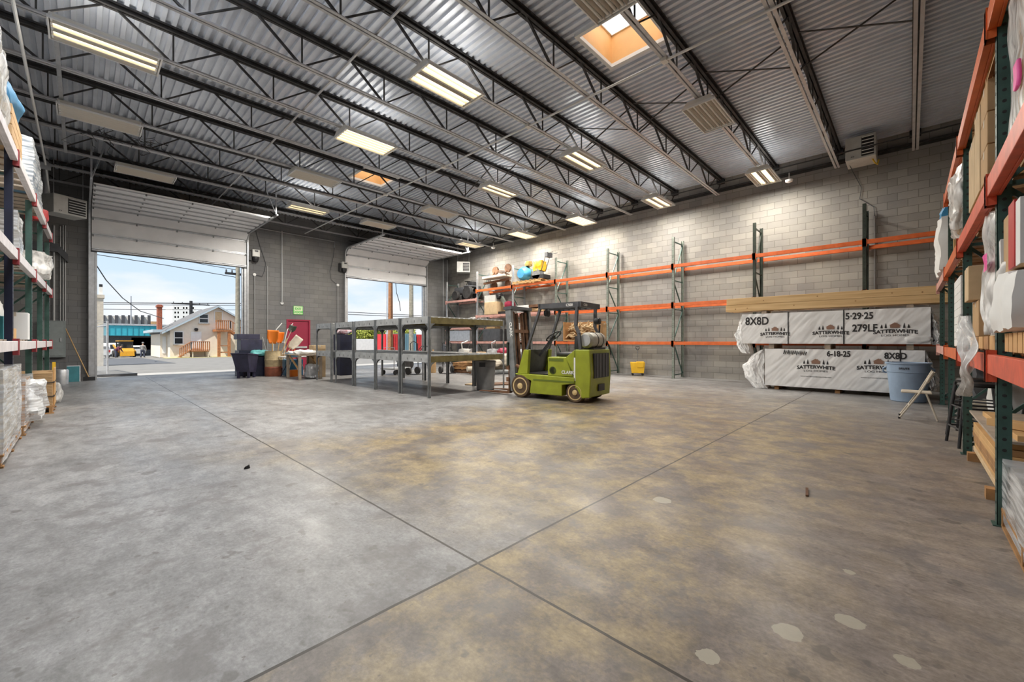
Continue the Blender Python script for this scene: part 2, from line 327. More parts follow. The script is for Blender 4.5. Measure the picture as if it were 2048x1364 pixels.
# ------------------------------------------------------------ room shell
X0, X1, Y0, Y1, ZC = -1.95, 15.2, -1.95, 19.8, 6.84
struct(MB().box(X0, X1, Y0, Y1 + .12, -.15, 0).build('floor', K['concrete']))
def wall_open(name, m, lo, hi, thick, along, holes):
    """a wall with openings (a0, a1, top); lo..hi runs along x for the back wall"""
    b = MB(); a = lo
    for h0, h1, zt in holes:
        b.box(a, h0, *thick, 0, ZC + .15); b.box(h0, h1, *thick, zt, ZC + .15); a = h1
    b.box(a, hi, *thick, 0, ZC + .15)
    return struct(b.build(name, m))
DA, DB = (.32, 4.63), (8.98, 13.42)
wall_open('wall_back', K['wall_grey'], X0 - .2, X1, (Y1, Y1 + .2), 'x', [(*DA, 4.35), (6.26, 7.26, 2.26), (*DB, 4.42)])
struct(MB().box(X1, X1 + .2, Y0, Y1 + .2, 0, ZC + .15).build('wall_right', K['wall_tan']))
struct(MB().box(X0 - .2, X0, Y0, Y1, 0, ZC + .15).build('wall_left', K['wall_grey']))
struct(MB().box(X0 - .2, X1 + .2, Y0 - .2, Y0, 0, ZC + .15).build('wall_front', K['wall_tan']))
struct(MB().box(X1 - .07, X1 - .001, Y0, Y1, 6.46, 6.52).box(X1 - .012, X1 - .001, Y0, Y1, 6.40, 6.46).build('trim_1', K['joist']))
SKY = [(6.2, 7.42, 3.14, 4.36), (6.22, 7.44, 12.45, 13.62)]
b = MB(); per = .1524; x = X0
prof = [(0, 0), (.062, 0), (.074, .05), (.1404, .05), (.1524, 0)]
while x < X1:
    for (a0, h0), (a1, h1) in zip(prof, prof[1:]):
        xa, xb = x + a0, min(x + a1, X1)
        if xa >= X1: break
        seg = [Y0]
        for s in SKY:
            if s[0] - .01 < (xa + xb) / 2 < s[1] + .01: seg += [s[2], s[3]]
        seg.append(Y1)
        for ya, yb in zip(seg[::2], seg[1::2]): b.add([(xa, ya, ZC + h0), (xb, ya, ZC + h1), (xb, yb, ZC + h1), (xa, yb, ZC + h0)], [(0, 1, 2, 3)])
    x += per
# seams where deck sheets lap
struct(b.build('ceiling', K['deck']))
# the roof above the deck, open at the skylights
b = MB(); xs = [X0 - .2, 6.2, 7.44, X1 + .2]; b.box(xs[0], xs[1], Y0 - .2, Y1 + .2, ZC + .06, ZC + .16); b.box(xs[2], xs[3], Y0 - .2, Y1 + .2, ZC + .06, ZC + .16)
for ya, yb in ((Y0 - .2, 3.14), (4.36, 12.45), (13.62, Y1 + .2)): b.box(xs[1], xs[2], ya, yb, ZC + .06, ZC + .16)
struct(b.build('roof', K['asphalt']))
for i, (xa, xb, ya, yb) in enumerate(SKY):
    wn = struct(thing(f'window_{i+1}', None, None, ((xa+xb)/2, (ya+yb)/2, ZC))); hx, hy = (xb-xa)/2, (yb-ya)/2; t = .03
    MB().box(-hx, hx, -hy, -hy+t, .02, .60).box(-hx, hx, hy-t, hy, .02, .60).box(-hx, -hx+t, -hy+t, hy-t, .02, .60).box(hx-t, hx, -hy+t, hy-t, .02, .60).build('curb', K['ply'], wn)
    MB().box(-hx-.02, hx+.02, -hy-.02, -hy+.05, -.05, .02).box(-hx-.02, hx+.02, hy-.05, hy+.02, -.05, .02).box(-hx-.02, -hx+.05, -hy+.05, hy-.05, -.05, .02).box(hx-.05, hx+.02, -hy+.05, hy-.05, -.05, .02).build('curb_trim', K['white'], wn)
    MB().box(-hx+.02, hx-.02, -hy+.02, -hy+.06, .58, .62).box(-hx+.02, hx-.02, hy-.06, hy-.02, .58, .62).box(-hx+.02, -hx+.06, -hy+.06, hy-.06, .58, .62).box(hx-.06, hx-.02, -hy+.06, hy-.06, .58, .62).build('pane_frame', K['white'], wn)
    MB().grid(lambda u, v: Vector((-hx+2*hx*u, -hy+2*hy*v, .63 + .16*math.sin(math.pi*u)*math.sin(math.pi*v))), 10, 10).build('pane', K['pane'], wn, smooth=True)

# ------------------------------------------------------------ overhead doors
def overhead(n, xa, xb, zb, label):
    d = struct(thing(f'door_{n}', None, None, ((xa+xb)/2, Y1 - .08, 0))); hw = (xb-xa)/2 + .08
    y0, zt, rr = 0, zb + 1.27, .34
    def path(s):
        if s < 1.05: return (0.0, zb + s, 0.0)
        a = (s - 1.05) / rr
        if a < math.pi/2: return (-rr + rr*math.cos(a), zb + 1.05 + rr*math.sin(a), a)
        return (-rr - (s - 1.05 - rr*math.pi/2), zb + 1.05 + rr, math.pi/2)
    nsec = 8; sec = .55
    for i in range(nsec):
        s0, s1 = i*sec + .004, (i+1)*sec - .004; b = MB()
        pa, pb = path(s0), path(s1); v = Vector((0, pb[0]-pa[0], pb[1]-pa[1])); ln = v.length; v.normalize(); nrm = Vector((0, -v.z, v.y))
        A = Vector((0, pa[0], pa[1]))
        def Q(xx, s, k): return Vector((xx, 0, 0)) + A + v*s + nrm*k
        def slab(xa_, xb_, sa, sb, ka, kb):
            b.add([Q(xx, s, k) for k in (ka, kb) for xx, s in ((xa_, sa), (xb_, sa), (xb_, sb), (xa_, sb))], ((0,3,2,1),(4,5,6,7),(0,1,5,4),(1,2,6,5),(2,3,7,6),(3,0,4,7)))
        slab(-hw, hw, 0, ln, -.045, 0)
        se = struct(b.build('door_section', K['white_panel'], d)) if False else b.build('door_section', K['white_panel'], d)
        b = MB()
        slab(-hw, hw, 0, .035, 0, .03); slab(-hw, hw, ln-.035, ln, 0, .03)
        if i == 0: slab(-hw, hw, .05, .08, 0, .05)
        b.build('section_rail', K['galv'], se)
        b = MB()
        for xx in (-hw+.03, -hw/2, 0, hw/2, hw-.03): slab(xx-.02, xx+.02, ln-.07, ln, 0, .05)
        b.build('hinge', K['steel'], se)
    for sx in (-1, 1):
        xx = sx*(hw + .05); pts = [(xx, -.02, .15), (xx, -.02, zb+1.05)] + [(xx, path(1.05+rr*k/6*math.pi/2)[0]-.02, path(1.05+rr*k/6*math.pi/2)[1]) for k in range(1, 7)] + [(xx, -3.75, zb+1.05+rr)]
        b = MB()
        for p, q in zip(pts, pts[1:]): b.bar(p, q, .06, .05, up=(1, 0, 0))
        b.build('track', K['galv'], d)
        MB().bar((xx, -3.6, zb+1.42), (xx, -3.6, ZC-.1), .04, .04).bar((xx, -3.6, zb+1.42), (xx-.25*sx, -3.25, ZC-.1), .035, .02).build('track_hanger', K['galv'], d)
        MB().box(min(xx, xx-.1*sx)-.02, max(xx, xx-.1*sx)+.02, .0, .07, 0, zb-.05).build('jamb_angle', K['galv'], d)
    MB().cyl((-hw, -.25, zb+1.72), (hw, -.25, zb+1.72), .025).build('torsion_shaft', K['joist'], d)
    for xx in (-.9, .6): MB().cyl((xx, -.25, zb+1.72), (xx+.8, -.25, zb+1.72), .05).build('torsion_spring', K['joist'], d)
    MB().box(-hw, hw, .0, .05, zb-.03, zb+.0).build('bottom_seal', K['darkgrey'], d)
    for sx in (-1, 1): MB().box(sx*(hw-.1)-.03, sx*(hw-.1)+.03, .09, .24, 0, zb).build('jamb', K['galv'], d)
    return d
overhead(1, *DA, 4.33, '')
overhead(2, *DB, 4.40, '')
d = struct(thing('door_3', None, None, (6.76, Y1, 0)))
MB().box(-.44, .44, .03, .075, .01, 2.2).build('door_leaf', K['crimson'], d)
MB().box(-.5, -.44, -.02, .1, 0, 2.26).box(.44, .5, -.02, .1, 0, 2.26).box(-.44, .44, -.02, .1, 2.2, 2.26).build('door_frame', K['crimson'], d)
MB().box(-.36, .36, -.02, .03, .98, 1.06).build('push_bar', K['steel_light'], d)

# ------------------------------------------------------------ roof joists
ORD = ['first','second','third','fourth','fifth','sixth','seventh','eighth','ninth','tenth','eleventh','twelfth','thirteenth']
JY = [-.10 + 1.585*k for k in range(13)]
def make_joist():
    j = thing('roof_joist', 'x', 'joist', (0, JY[0], 0))
    b = MB()
    for s in (-1, 1): b.box(X0, X1, s*.012, s*.06, 6.745, 6.755) if s > 0 else b.box(X0, X1, -.06, -.012, 6.745, 6.755)
    for s in (-1, 1): b.box(X0, X1, min(s*.012, s*.02), max(s*.012, s*.02), 6.755, 6.81)
    b.box(X0, X1, -.07, .07, 6.81, 6.84)
    b.build('top_chord', K['joist'], j)
    b = MB()
    for s in (-1, 1):
        b.box(X0+.45, X1-.35, min(s*.012, s*.062), max(s*.012, s*.062), 6.2, 6.21); b.box(X0+.45, X1-.35, min(s*.012, s*.02), max(s*.012, s*.02), 6.21, 6.25)
    b.build('bottom_chord', K['chord'], j)  # pale chord against black webs: light from below put into the colour
    MB().box(X1-.16, X1+.02, -.11, .11, 6.66, 6.81).build('bearing_seat', K['black'], j)
    xs = [-.47 + 1.6*k for k in range(10)]
    vm = MB().bar((0,0,6.21), (0,0,6.80), .024).mesh('web_post', K['joist'])
    dm = MB().bar((-.03,0,6.22), (-.78,0,6.80), .036).mesh('web_diagonal', K['joist']); em = MB().bar((.03,0,6.22), (.78,0,6.80), .026).mesh('web_diagonal', K['joist'])
    for xn in xs:
        for nm, me in (('web_post', vm), ('web_diagonal', dm), ('web_diagonal', em)):
            o = bpy.data.objects.new(nm, me); COL.objects.link(o); o.parent = j; o.location = (xn, 0, 0)
    MB().bar((14.72,0,6.22), (15.15,0,6.74), .03).build('end_strut', K['joist'], j)
    return j
J = make_joist(); n = len(JY)
for k in range(n):
    j = J if k == 0 else dup(J, (0, JY[k], 0))
    tag(j, f'dark open-web steel roof joist, {ORD[n-1-k]} counting out from the garage-door wall', 'joist', 'roof joists')
for k in range(n - 1):
    y = JY[k]
    for q, (za, zb) in enumerate(((6.23, 6.78), (6.78, 6.23))):
        o = MB().bar((0, .03, za), (.15 if q else -.1, 1.555, zb), .035, .012).build('bridging_brace', K['joist'], loc=(8.9, y, 0))
        tag(o, f'bridging angle between the {ORD[n-2-k]} and {ORD[n-1-k]} joists from the doors, ' + ('rising toward the camera' if q else 'rising toward the doors'), 'brace', 'joist bridging')
tag(MB().bar((13.9, Y0 + .02, 6.26), (13.9, Y1 - .02, 6.26), .03, .03).build('bridging_rail', K['joist']), 'long thin steel angle tying the joists together near the bare block wall', 'brace')
tag(MB().bar((3.3, Y0 + .02, 6.265), (3.3, Y1 - .02, 6.265), .03, .03).build('bridging_rail', K['chord']), 'long thin steel angle tying the joists together over the left half of the floor', 'brace')

# ------------------------------------------------------------ fluorescent fixtures
def make_light(lit, fill=0):
    t = thing('ceiling_light', 'x', 'ceiling light'); hx, hy = .655, .325; z0, z1 = 6.045, 6.185; k = .10
    b = MB(); A = [(-hx,-hy),(hx,-hy),(hx,hy),(-hx,hy)]; B = [(-hx+.02,-hy+k),(hx-.02,-hy+k),(hx-.02,hy-k),(-hx+.02,hy-k)]
    b.add([(*p, z0) for p in A] + [(*p, z1) for p in B], ((4,5,6,7),(0,1,5,4),(1,2,6,5),(2,3,7,6),(3,0,4,7)))
    b.build('housing', K['offwhite'], t)
    b = MB()
    for s in (-1, 1): b.box(-hx, hx, min(s*hy, s*(hy-.02)), max(s*hy, s*(hy-.02)), z0-.004, z0+.03); b.box(min(s*hx, s*(hx-.02)), max(s*hx, s*(hx-.02)), -hy+.02, hy-.02, z0-.004, z0+.05)
    b.build('rim', K['white'], t)
    b = MB(); n_ = 5; wd = (2*hy-.05)/n_
    for i in range(n_):
        y = -hy+.025 + wd*i
        b.add([(-hx+.03, y, z0+.005), (hx-.03, y, z0+.005), (hx-.03, y+wd*.22, z0+.095), (-hx+.03, y+wd*.22, z0+.095), (-hx+.03, y+wd*.78, z0+.095), (hx-.03, y+wd*.78, z0+.095), (-hx+.03, y+wd, z0+.005), (hx-.03, y+wd, z0+.005)], ((0,1,2,3),(3,2,5,4),(4,5,7,6)))
    b.build('reflector', K['tray'], t)
    for i in range(n_):
        y = -hy+.025 + wd*(i+.5); m = K['tube_on'] if lit[i] else K['tube_off']
        o = MB().cyl((-.6, y, z0+.045), (.6, y, z0+.045), .02, n=10).build('tube', m, t, smooth=True)
        if lit[i]: o['label'] = 'glowing tube'
    for s in (-1, 1): MB().box(s*.61-.012, s*.61+.012, -hy+.03, hy-.03, z0+.02, z0+.085).build('lamp_holder', K['white'], t)
    if any(lit):
        l = bpy.data.lights.new('lamp', 'AREA'); l.shape = 'RECTANGLE'; l.size = 1.15; l.size_y = .55; l.energy = fill or LAMP_W * (.75 + .12 * sum(lit)); l.color = FILL_RGB if fill else LAMP_RGB
        o = bpy.data.objects.new('lamp', l); COL.objects.link(o); o.parent = t; o.location = (0, 0, z0 - .012)
        u = l.copy(); u.energy = fill * 1.5 if fill else l.energy * .07; u.size_y = .3   # upward lamp added to brighten the deck, strongest on the fill fixtures
        o = bpy.data.objects.new('added_uplight', u); COL.objects.link(o); o.parent = t; o.location = (0, 0, z1 + .012); o.rotation_euler = (R(180), 0, 0)
    return t
off, on2, on3, on5 = (0,)*5, (0,1,0,1,0), (1,1,0,1,1), (1,)*5
P = {k: make_light(k) for k in (off, on2, on3, on5)}; used = set()
COLX = {'a': (4.75, 'third from the block wall'), 'b': (9.23, 'second from the block wall'), 'c': (13.75, 'nearest the block wall'), 'l': (.3, 'leftmost')}
ROWY = [(3.07, 'near skylight row'), (6.24, 'row over the forklift'), (9.41, 'middle row'), (12.58, 'far skylight row'), (15.75, 'garage door row')]
plan = [(0,'a',off),(0,'b',off),(0,'c',on2),(1,'a',on3),(1,'b',on2),(1,'c',on2),(2,'l',on2),(2,'a',on5),(2,'b',on2),(2,'c',on5),(3,'l',off),(3,'a',off),(3,'b',off),(3,'c',on5),(4,'l2',off),(4,'a2',on2),(4,'b2',off),(4,'c2',on2)]
COLX.update({'l2': (1.28, 'leftmost'), 'a2': (5.7, 'second from left'), 'b2': (8.45, 'third from left'), 'c2': (13.35, 'rightmost')})
for r, c, k in plan:
    t = P[k] if k not in used else dup(P[k]); used.add(k); t.location = (COLX[c][0], ROWY[r][0], 0)
    if r == 4:
        for ch in t.children:
            if ch.type == 'LIGHT': ch.data = ch.data.copy(); ch.data.energy *= 1.9
    nl = sum(k); st = 'unlit white' if not nl else f'glowing warm {["","","two","","four","five"][nl]}-tube'
    tag(t, f'{st} fluorescent fixture, {COLX[c][1]} in the {ROWY[r][1]}'.replace('glowing warm ', 'glowing '), 'ceiling light', 'fluorescent fixtures')
for k in P:
    if k not in used:
        for ch in list(P[k].children): bpy.data.objects.remove(ch)
        bpy.data.objects.remove(P[k])

# two unseen fixtures added over the camera as cool fill light, on the grid
for y, lb in ((3.07, 'added unseen fill fixture high above the camera, nearer one'), (6.24, 'added unseen fill fixture high above the left aisle, farther one')):
    t = make_light(on5, FILL_W); t.location = (.3, y, 0); tag(t, lb, 'ceiling light', 'fluorescent fixtures')
    for ch in t.children:
        if ch.name.startswith('tube'): ch.data.materials[0] = K['tube_fill']
# ------------------------------------------------------------ pipes, wiring and wall gear
def pipe(name, pts, r, m, label, cat='conduit', group=None): return tag(MB().tube(pts, r, 8).build(name, m, smooth=True), label, cat, group)
c = thing('ceiling_conduit', 'long straight white conduit crossing under the roof joists toward the garage-door wall', 'conduit', (7.02, 9.5, 6.17))
MB().cyl((0, -11.3, 0), (0, 10.25, 0), .022, n=8).build('conduit_pipe', K['white'], c, smooth=True)
for y in (-6.43, -3.26, -.09, 3.08): MB().box(-.06, .06, y-.05, y+.05, -.03, .03).build('junction_box', K['offwhite'], c)
c = thing('ceiling_conduit', 'long white conduit running back over the left rack', 'conduit', (-.66, 8, 6.0))
MB().tube([(0, -6, .05), (0, 8.7, .0), (0, 10.4, -.35)], .022, 8).build('conduit_pipe', K['white'], c, smooth=True)
MB().box(-.09, .09, 8.6, 8.8, -.08, .04).build('pull_box', K['galv'], c)
for x, z0, z1, lb in ((-.61, 1.95, 5.0, 'thick grey conduit rising from the electrical panel, leftmost of its group'), (-.47, 1.95, 5.0, 'thin grey conduit above the electrical panel, second from the left'), (-.41, 1.95, 5.05, 'thin grey conduit above the electrical panel, third from the left'), (-.36, 1.95, 5.05, 'thin grey conduit above the electrical panel, rightmost of its group'),
                      (5.02, 0, 4.05, 'grey conduit down the block wall from the round box beside the left garage door'), (5.5, 0, 4.5, 'second grey conduit right of the left garage door'), (6.07, 2.95, 6.1, 'heavy grey conduit dropping to the round box left of the exit sign'), (8.52, 0, 3.95, 'grey conduit on the block wall beside the right garage door'), (14.72, .4, 6.1, 'pale pipe standing by the room corner, nearer the garage door'), (15.02, .4, 6.1, 'grey pipe standing in the room corner')):
    pipe('wall_conduit', [(x, Y1-.04, z0), (x, Y1-.04, z1)], .03 if 'thick' in lb or 'heavy' in lb or 'pipe' in lb else .016, K['conduit'], lb, group='wall conduits')
pipe('wall_conduit', [(5.0, Y1-.05, 6.05), (8.35, Y1-.05, 6.03), (8.35, Y1-.05, 5.75)], .02, K['conduit'], 'grey conduit running level under the roof between the garage doors', group='wall conduits')
pipe('power_cable', [(5.04, Y1-.03, 4.08), (5.3, Y1-.04, 4.02), (5.4, Y1-.04, 4.3), (5.44, Y1-.04, 4.6), (5.2, Y1-.04, 5.4), (5.05, Y1-.04, 6.0)], .01, K['darkgrey'], 'dark cable looping up the wall by the left garage door opener', 'cable')
pipe('power_cable', [(8.52, Y1-.03, 3.98), (8.2, Y1-.04, 4.2), (8.14, Y1-.04, 4.6), (8.3, Y1-.04, 5.3), (8.35, Y1-.04, 5.75)], .01, K['darkgrey'], 'dark cable looping to the right garage door opener', 'cable')
for x, z, lb in ((5.02, 4.08, 'small white junction box below the left garage door opener'), (8.52, 3.98, 'small round white junction box below the right garage door opener'), (6.07, 2.95, 'small grey junction box on the heavy conduit left of the exit sign')):
    tag(MB().lathe([(.06, -.05), (.065, 0)], 14, (x, Y1-.004, z), 'y').build('junction_box', K['white']), lb, 'junction box')
for x, lb in ((5.0, 'grey and black motor operator beside the left garage door'), (8.75, 'grey and black motor operator beside the right garage door')):
    t = thing('door_opener', lb, 'door opener', (x, Y1-.01, 4.62)); t['group'] = 'garage door openers'
    MB().box(-.11, .17, -.24, 0, .18, .48).build('motor_cover', K['tin'], t, bevel=.02); MB().lathe([(.09,-.02),(.12,.1),(.12,.18)], 16, (.03,-.13,0)).build('motor', K['black'], t)
    MB().box(-.2, -.11, -.14, 0, .02, .4).build('chain_guard', K['black'], t); MB().box(-.02, .1, -.255, -.24, .38, .44).build('cover_vent', K['darkgrey'], t)
t = thing('exit_sign', 'square pale sign with green lettering above the crimson door', 'sign', (6.74, Y1, 2.5))
MB().box(-.19, .19, -.02, 0, 0, .36).build('sign_panel', K['glow'], t)
MB().box(-.2, .2, -.024, -.004, -.012, .008).box(-.2, .2, -.024, -.004, .352, .372).box(-.2, -.182, -.024, -.004, 0, .36).box(.182, .2, -.024, -.004, 0, .36).build('sign_border', K['exit_green'], t)
def txt(body, size, M, m, name, parent, bold=0.0, arc=0.0, ext=.0015, sx=1.0, shear=0.0):
    cu = bpy.data.curves.new(name, 'FONT'); cu.body = body; cu.size = size; cu.align_x = 'CENTER'; cu.align_y = 'BOTTOM_BASELINE'; cu.offset = bold; cu.extrude = ext; cu.resolution_u = 3; cu.shear = shear
    o = bpy.data.objects.new(name, cu); COL.objects.link(o); bpy.context.view_layer.update()
    me = bpy.data.meshes.new_from_object(o.evaluated_get(bpy.context.evaluated_depsgraph_get())); bpy.data.objects.remove(o)
    for v in me.vertices:
        v.co.x *= sx
        if arc: v.co.y -= arc * v.co.x ** 2
    me.transform(M); me.materials.clear(); me.materials.append(m); me.name = name
    o = bpy.data.objects.new(name, me); COL.objects.link(o); o.parent = parent; return o
def face(ex, ey, p): ex = Vector(ex); ey = Vector(ey); ez = ex.cross(ey); return Matrix(((ex.x, ey.x, ez.x, p[0]), (ex.y, ey.y, ez.y, p[1]), (ex.z, ey.z, ez.z, p[2]), (0, 0, 0, 1)))
txt('EXIT', .14, face((1,0,0), (0,0,1), (0, -.022, .20)), K['exit_green'], 'sign_lettering', t, .006)
txt('DOOR', .14, face((1,0,0), (0,0,1), (0, -.022, .05)), K['exit_green'], 'sign_lettering', t, .006)
t = thing('electrical_panel', 'grey-green electrical panel on the block wall behind the left rack', 'electrical panel', (-.62, Y1-.004, .78))
MB().box(-.27, .27, -.16, 0, 0, 1.17).build('cabinet', mat('panel grey', (.22,.25,.25), .5, 0, .08), t); MB().box(-.22, .22, -.175, -.16, .05, 1.12).build('panel_door', mat('panel door grey', (.25,.28,.28), .5, 0, .08), t); MB().box(.15, .18, -.19, -.175, .5, .62).build('latch', K['galv'], t)
t = thing('wireway', 'dark boxy duct above the electrical panel conduits', 'duct', (-.75, Y1, 4.05))
MB().box(-.35, .22, -.15, 0, .1, .36).build('duct_run', K['darkgrey'], t); MB().prism([(.22, .36), (.22, .1), (.45, -.2), (.45, .06)], 'y', -.15, 0).build('duct_offset', K['darkgrey'], t)

def heater(x, y, z, rz, label, w=.78, d=.62, h=.62, flue=True):
    t = thing('unit_heater', label, 'heater', (x, y, z), rz)
    MB().box(-w/2, w/2, 0, d, 0, h).build('cabinet', K['tin'], t, bevel=.012)
    MB().box(-w/2+.33, w/2-.04, -.012, 0, .05, h-.06).build('outlet', K['black'], t)
    for i in range(6):
        zz = .09 + i*(h-.17)/5; MB().box(-w/2+.34, w/2-.045, -.03, .02, zz-.006, zz+.006, Matrix.Translation((0, 0, zz)) @ Matrix.Rotation(R(-28), 4, 'X') @ Matrix.Translation((0, 0, -zz))).build('louver', K['white'], t)
    txt('o', .09, face((1,0,0), (0,0,1), (-w/2+.15, -.003, .06)), K['darkgrey'], 'maker_badge', t, 0, 0, .001, 1.7)
    if flue: MB().cyl((-w/2+.05, d-.15, h), (-w/2+.05, d-.15, ZC - z), .065).build('flue_pipe', K['galv'], t, smooth=True)
    for sx in (-1, 1): MB().cyl((sx*(w/2-.05), .1, h), (sx*(w/2-.05), .1, ZC - z - .1), .008, n=6).build('hanger_rod', K['galv'], t)
    return t
heater(14.18, .94, 6.10, R(-90), 'large white louvered unit heater hanging by the bare block wall near the right rack', .62, .72, .60)
heater(-.22, 18.3, 5.1, R(28), 'white unit heater hanging between the left rack and the left garage door', .78, .6, .56)
heater(14.6, 17.75, 5.1, R(-40), 'small white unit heater hanging in the far room corner', .72, .5, .58, False)
pipe('gas_line', [(14.45, .72, 6.12), (14.45, .66, 5.98), (14.6, .62, 5.98), (14.7, .60, 6.12)], .018, mat('yellow hose', (.75,.5,.03), .5), 'yellow flexible gas hose under the large unit heater', 'hose')
pipe('thermostat_wire', [(14.4, 1.2, 6.12), (15.16, 1.15, 6.05), (15.17, .98, 5.6), (15.17, 1.02, 5.3), (15.17, .72, 5.0), (15.17, .70, 4.7)], .008, K['darkgrey'], 'thin dark wire sagging down the block wall from the large unit heater', 'cable')
pipe('wall_conduit', [(15.17, .70, 4.75), (15.17, .70, 1.5)], .02, K['conduit'], 'pale conduit on the bare block wall behind the lumber', 'conduit')
for y, lb in ((15.1, 'small white dome sensor at the end of the farthest light row'), (2.55, 'small white dome sensor under the light nearest the large unit heater')):
    x = 14.35; z = 5.98
    t = thing('occupancy_sensor', lb, 'sensor', (x, y, z)); MB().lathe([(.03, -.05), (.09, -.02), (.1, .03), (.04, .06)], 16).build('sensor_dome', K['white'], t, smooth=True); MB().cyl((0,0,.05), (0,0,.24), .012).build('sensor_stem', K['white'], t)

rt = random.Random(21); b = MB()
for k in range(14):
    p = Vector((.55 + rt.uniform(-.5, .9), 13.35 + rt.uniform(-.3, .3), 6.18)); q = [p]
    for j in range(5): p = p + Vector((rt.uniform(-.22, .22), rt.uniform(-.12, .12), rt.uniform(-.16, .04))); q.append(p)
    b.tube(q, .007, 5)
tag(b.build('wire_tangle', K['black']), 'tangle of loose black wires dangling beside an unlit light over the left rack aisle', 'wires')
for y0, y1, lb in ((9.45, 12.55, 'pale strap hanging between joists near the left wall, nearer'), (12.62, 15.72, 'pale strap hanging between joists near the left wall, farther')):
    tag(MB().bar((-.28, y0, 6.19), (-.28, y1, 6.17), .06, .012).build('bracing_strap', K['galv']), lb, 'strap')
# ------------------------------------------------------------ pallet racks
def upright(parent, x0, x1, y, h, m, name='upright_frame', along='x', label=None, mb_=None):
    """frame of two posts; runs from x0 (front) to x1 (back) at y"""
    f = bpy.data.objects.new(name, None); COL.objects.link(f); f.parent = parent
    if label: f['label'] = label
    lo, hi = min(x0, x1), max(x0, x1)
    def P3(a, z): return (a, y, z) if along == 'x' else (y, a, z)
    for a, sg in ((x0, 1 if x1 > x0 else -1), (x1, -1 if x1 > x0 else 1)):
        b = MB()
        # C-section: front face and two side flanges
        q = sorted((a, a + sg*.004)); d = sorted((a, a + sg*.07))
        if along == 'x':
            b.box(q[0], q[1], y-.04, y+.04, 0, h); b.box(d[0], d[1], y-.04, y-.036, 0, h); b.box(d[0], d[1], y+.036, y+.04, 0, h); b.box(d[0]-.02, d[1]+.02, y-.055, y+.055, 0, .008)
        else:
            b.box(y-.04, y+.04, q[0], q[1], 0, h); b.box(y-.04, y-.036, d[0], d[1], 0, h); b.box(y+.036, y+.04, d[0], d[1], 0, h); b.box(y-.055, y+.055, d[0]-.02, d[1]+.02, 0, .008)
        nf = len(b.f); z = .08
        while z < h - .03:
            c = P3(a - sg*.0015, z); e = P3(a + sg*.001, z)
            b.cyl(c, e, .011, n=6)
            if along == 'y': b.cyl((y-.0415, a+sg*.035, z), (y-.0395, a+sg*.035, z), .012, n=6)
            z += .0762
        po = b.build('post', m, f); po.data.materials.append(K['black'])
        for pf in po.data.polygons[nf:]: pf.material_index = 1
    zs = [z for z in (.12, 1.28, 2.40, 3.40) if z < h - .1] + ([h - .15] if h > 3.9 else []); bm_ = mb_ or m
    ia, ib = (lo + .05, hi - .05)
    for z in zs: MB().bar(P3(ia, z), P3(ib, z), .032).build('horizontal_brace', bm_, f)
    for i, (za, zb) in enumerate(zip(zs, zs[1:])):
        p, q = (ia, ib) if i % 2 else (ib, ia); MB().bar(P3(p, za + .03), P3(q, zb - .03), .032).build('diagonal_brace', bm_, f)
    return f
def beam(parent, a, b, x, z, m, along='y', face_=-1, hgt=.11, conn=None):
    """step beam between uprights at a and b; face_ is the side it shows to the aisle"""
    o = MB(); e = .045
    if along == 'y': o.box(min(x, x+face_*.045), max(x, x+face_*.045), a+e, b-e, z, z+hgt); o.box(min(x, x-face_*.02), max(x, x-face_*.02), a+e, b-e, z, z+hgt*.62)
    else: o.box(a+e, b-e, min(x, x+face_*.045), max(x, x+face_*.045), z, z+hgt); o.box(a+e, b-e, min(x, x-face_*.02), max(x, x-face_*.02), z, z+hgt*.62)
    o = o.build('beam', m, parent, bevel=.004)
    for p, s in ((a, 1), (b, -1)):
        c = MB()
        q = sorted((p - s*.042, p + s*.05))
        f = sorted((x + face_*.046, x + face_*.052))
        if along == 'y': c.box(f[0], f[1], q[0], q[1], z-.06, z+hgt+.03); c.box(min(x, x+face_*.05), max(x, x+face_*.05), *sorted((p+s*.042, p+s*.046)), z-.06, z+hgt+.03)
        else: c.box(q[0], q[1], f[0], f[1], z-.06, z+hgt+.03); c.box(*sorted((p+s*.042, p+s*.046)), min(x, x+face_*.05), max(x, x+face_*.05), z-.06, z+hgt+.03)
        c.build('end_connector', conn or m, o)
    return o

# long orange rack on the bare block wall
rk = thing('pallet_rack', 'long mostly empty orange-beamed rack along the bare block wall', 'rack', (0, 0, 0))
RY = [-1.72, .86, 3.42, 5.92, 8.50, 11.04, 13.62, 16.18, 18.75]
for i, y in enumerate(RY):
    upright(rk, 14.2, 15.08, y, 4.9 if i < 8 else 4.6, K['rack_dark'] if i < 3 else K['rack_sage'] if i < 6 else K['galv'], mb_=K['rack_dark'] if i < 3 else K['rack_green'])
for i in range(8):
    a, b = RY[i], RY[i+1]
    lv = [(3.83, K['orange']), (2.50, K['orange']), (1.17, K['orange'])]
    if i == 7: lv = [(3.40, K['pink_beam']), (1.92, K['pink_beam']), (1.17, K['pink_beam'])]
    if i in (5, 6): lv = [(3.83, K['orange']), (2.50, K['pink_beam']), (1.17, K['pink_beam'])]
    for z, m in lv:
        beam(rk, a, b, 14.2, z, m); beam(rk, a, b, 15.08, z, m, face_=1)
    if i in (5, 6, 7): 
        for z, m in lv:
            for f in range(4): MB().bar((14.22, a+.35+f*.62, z+.085), (15.06, a+.35+f*.62, z+.085), .05, .03).build('shelf_support', K['pine_grey'], rk)

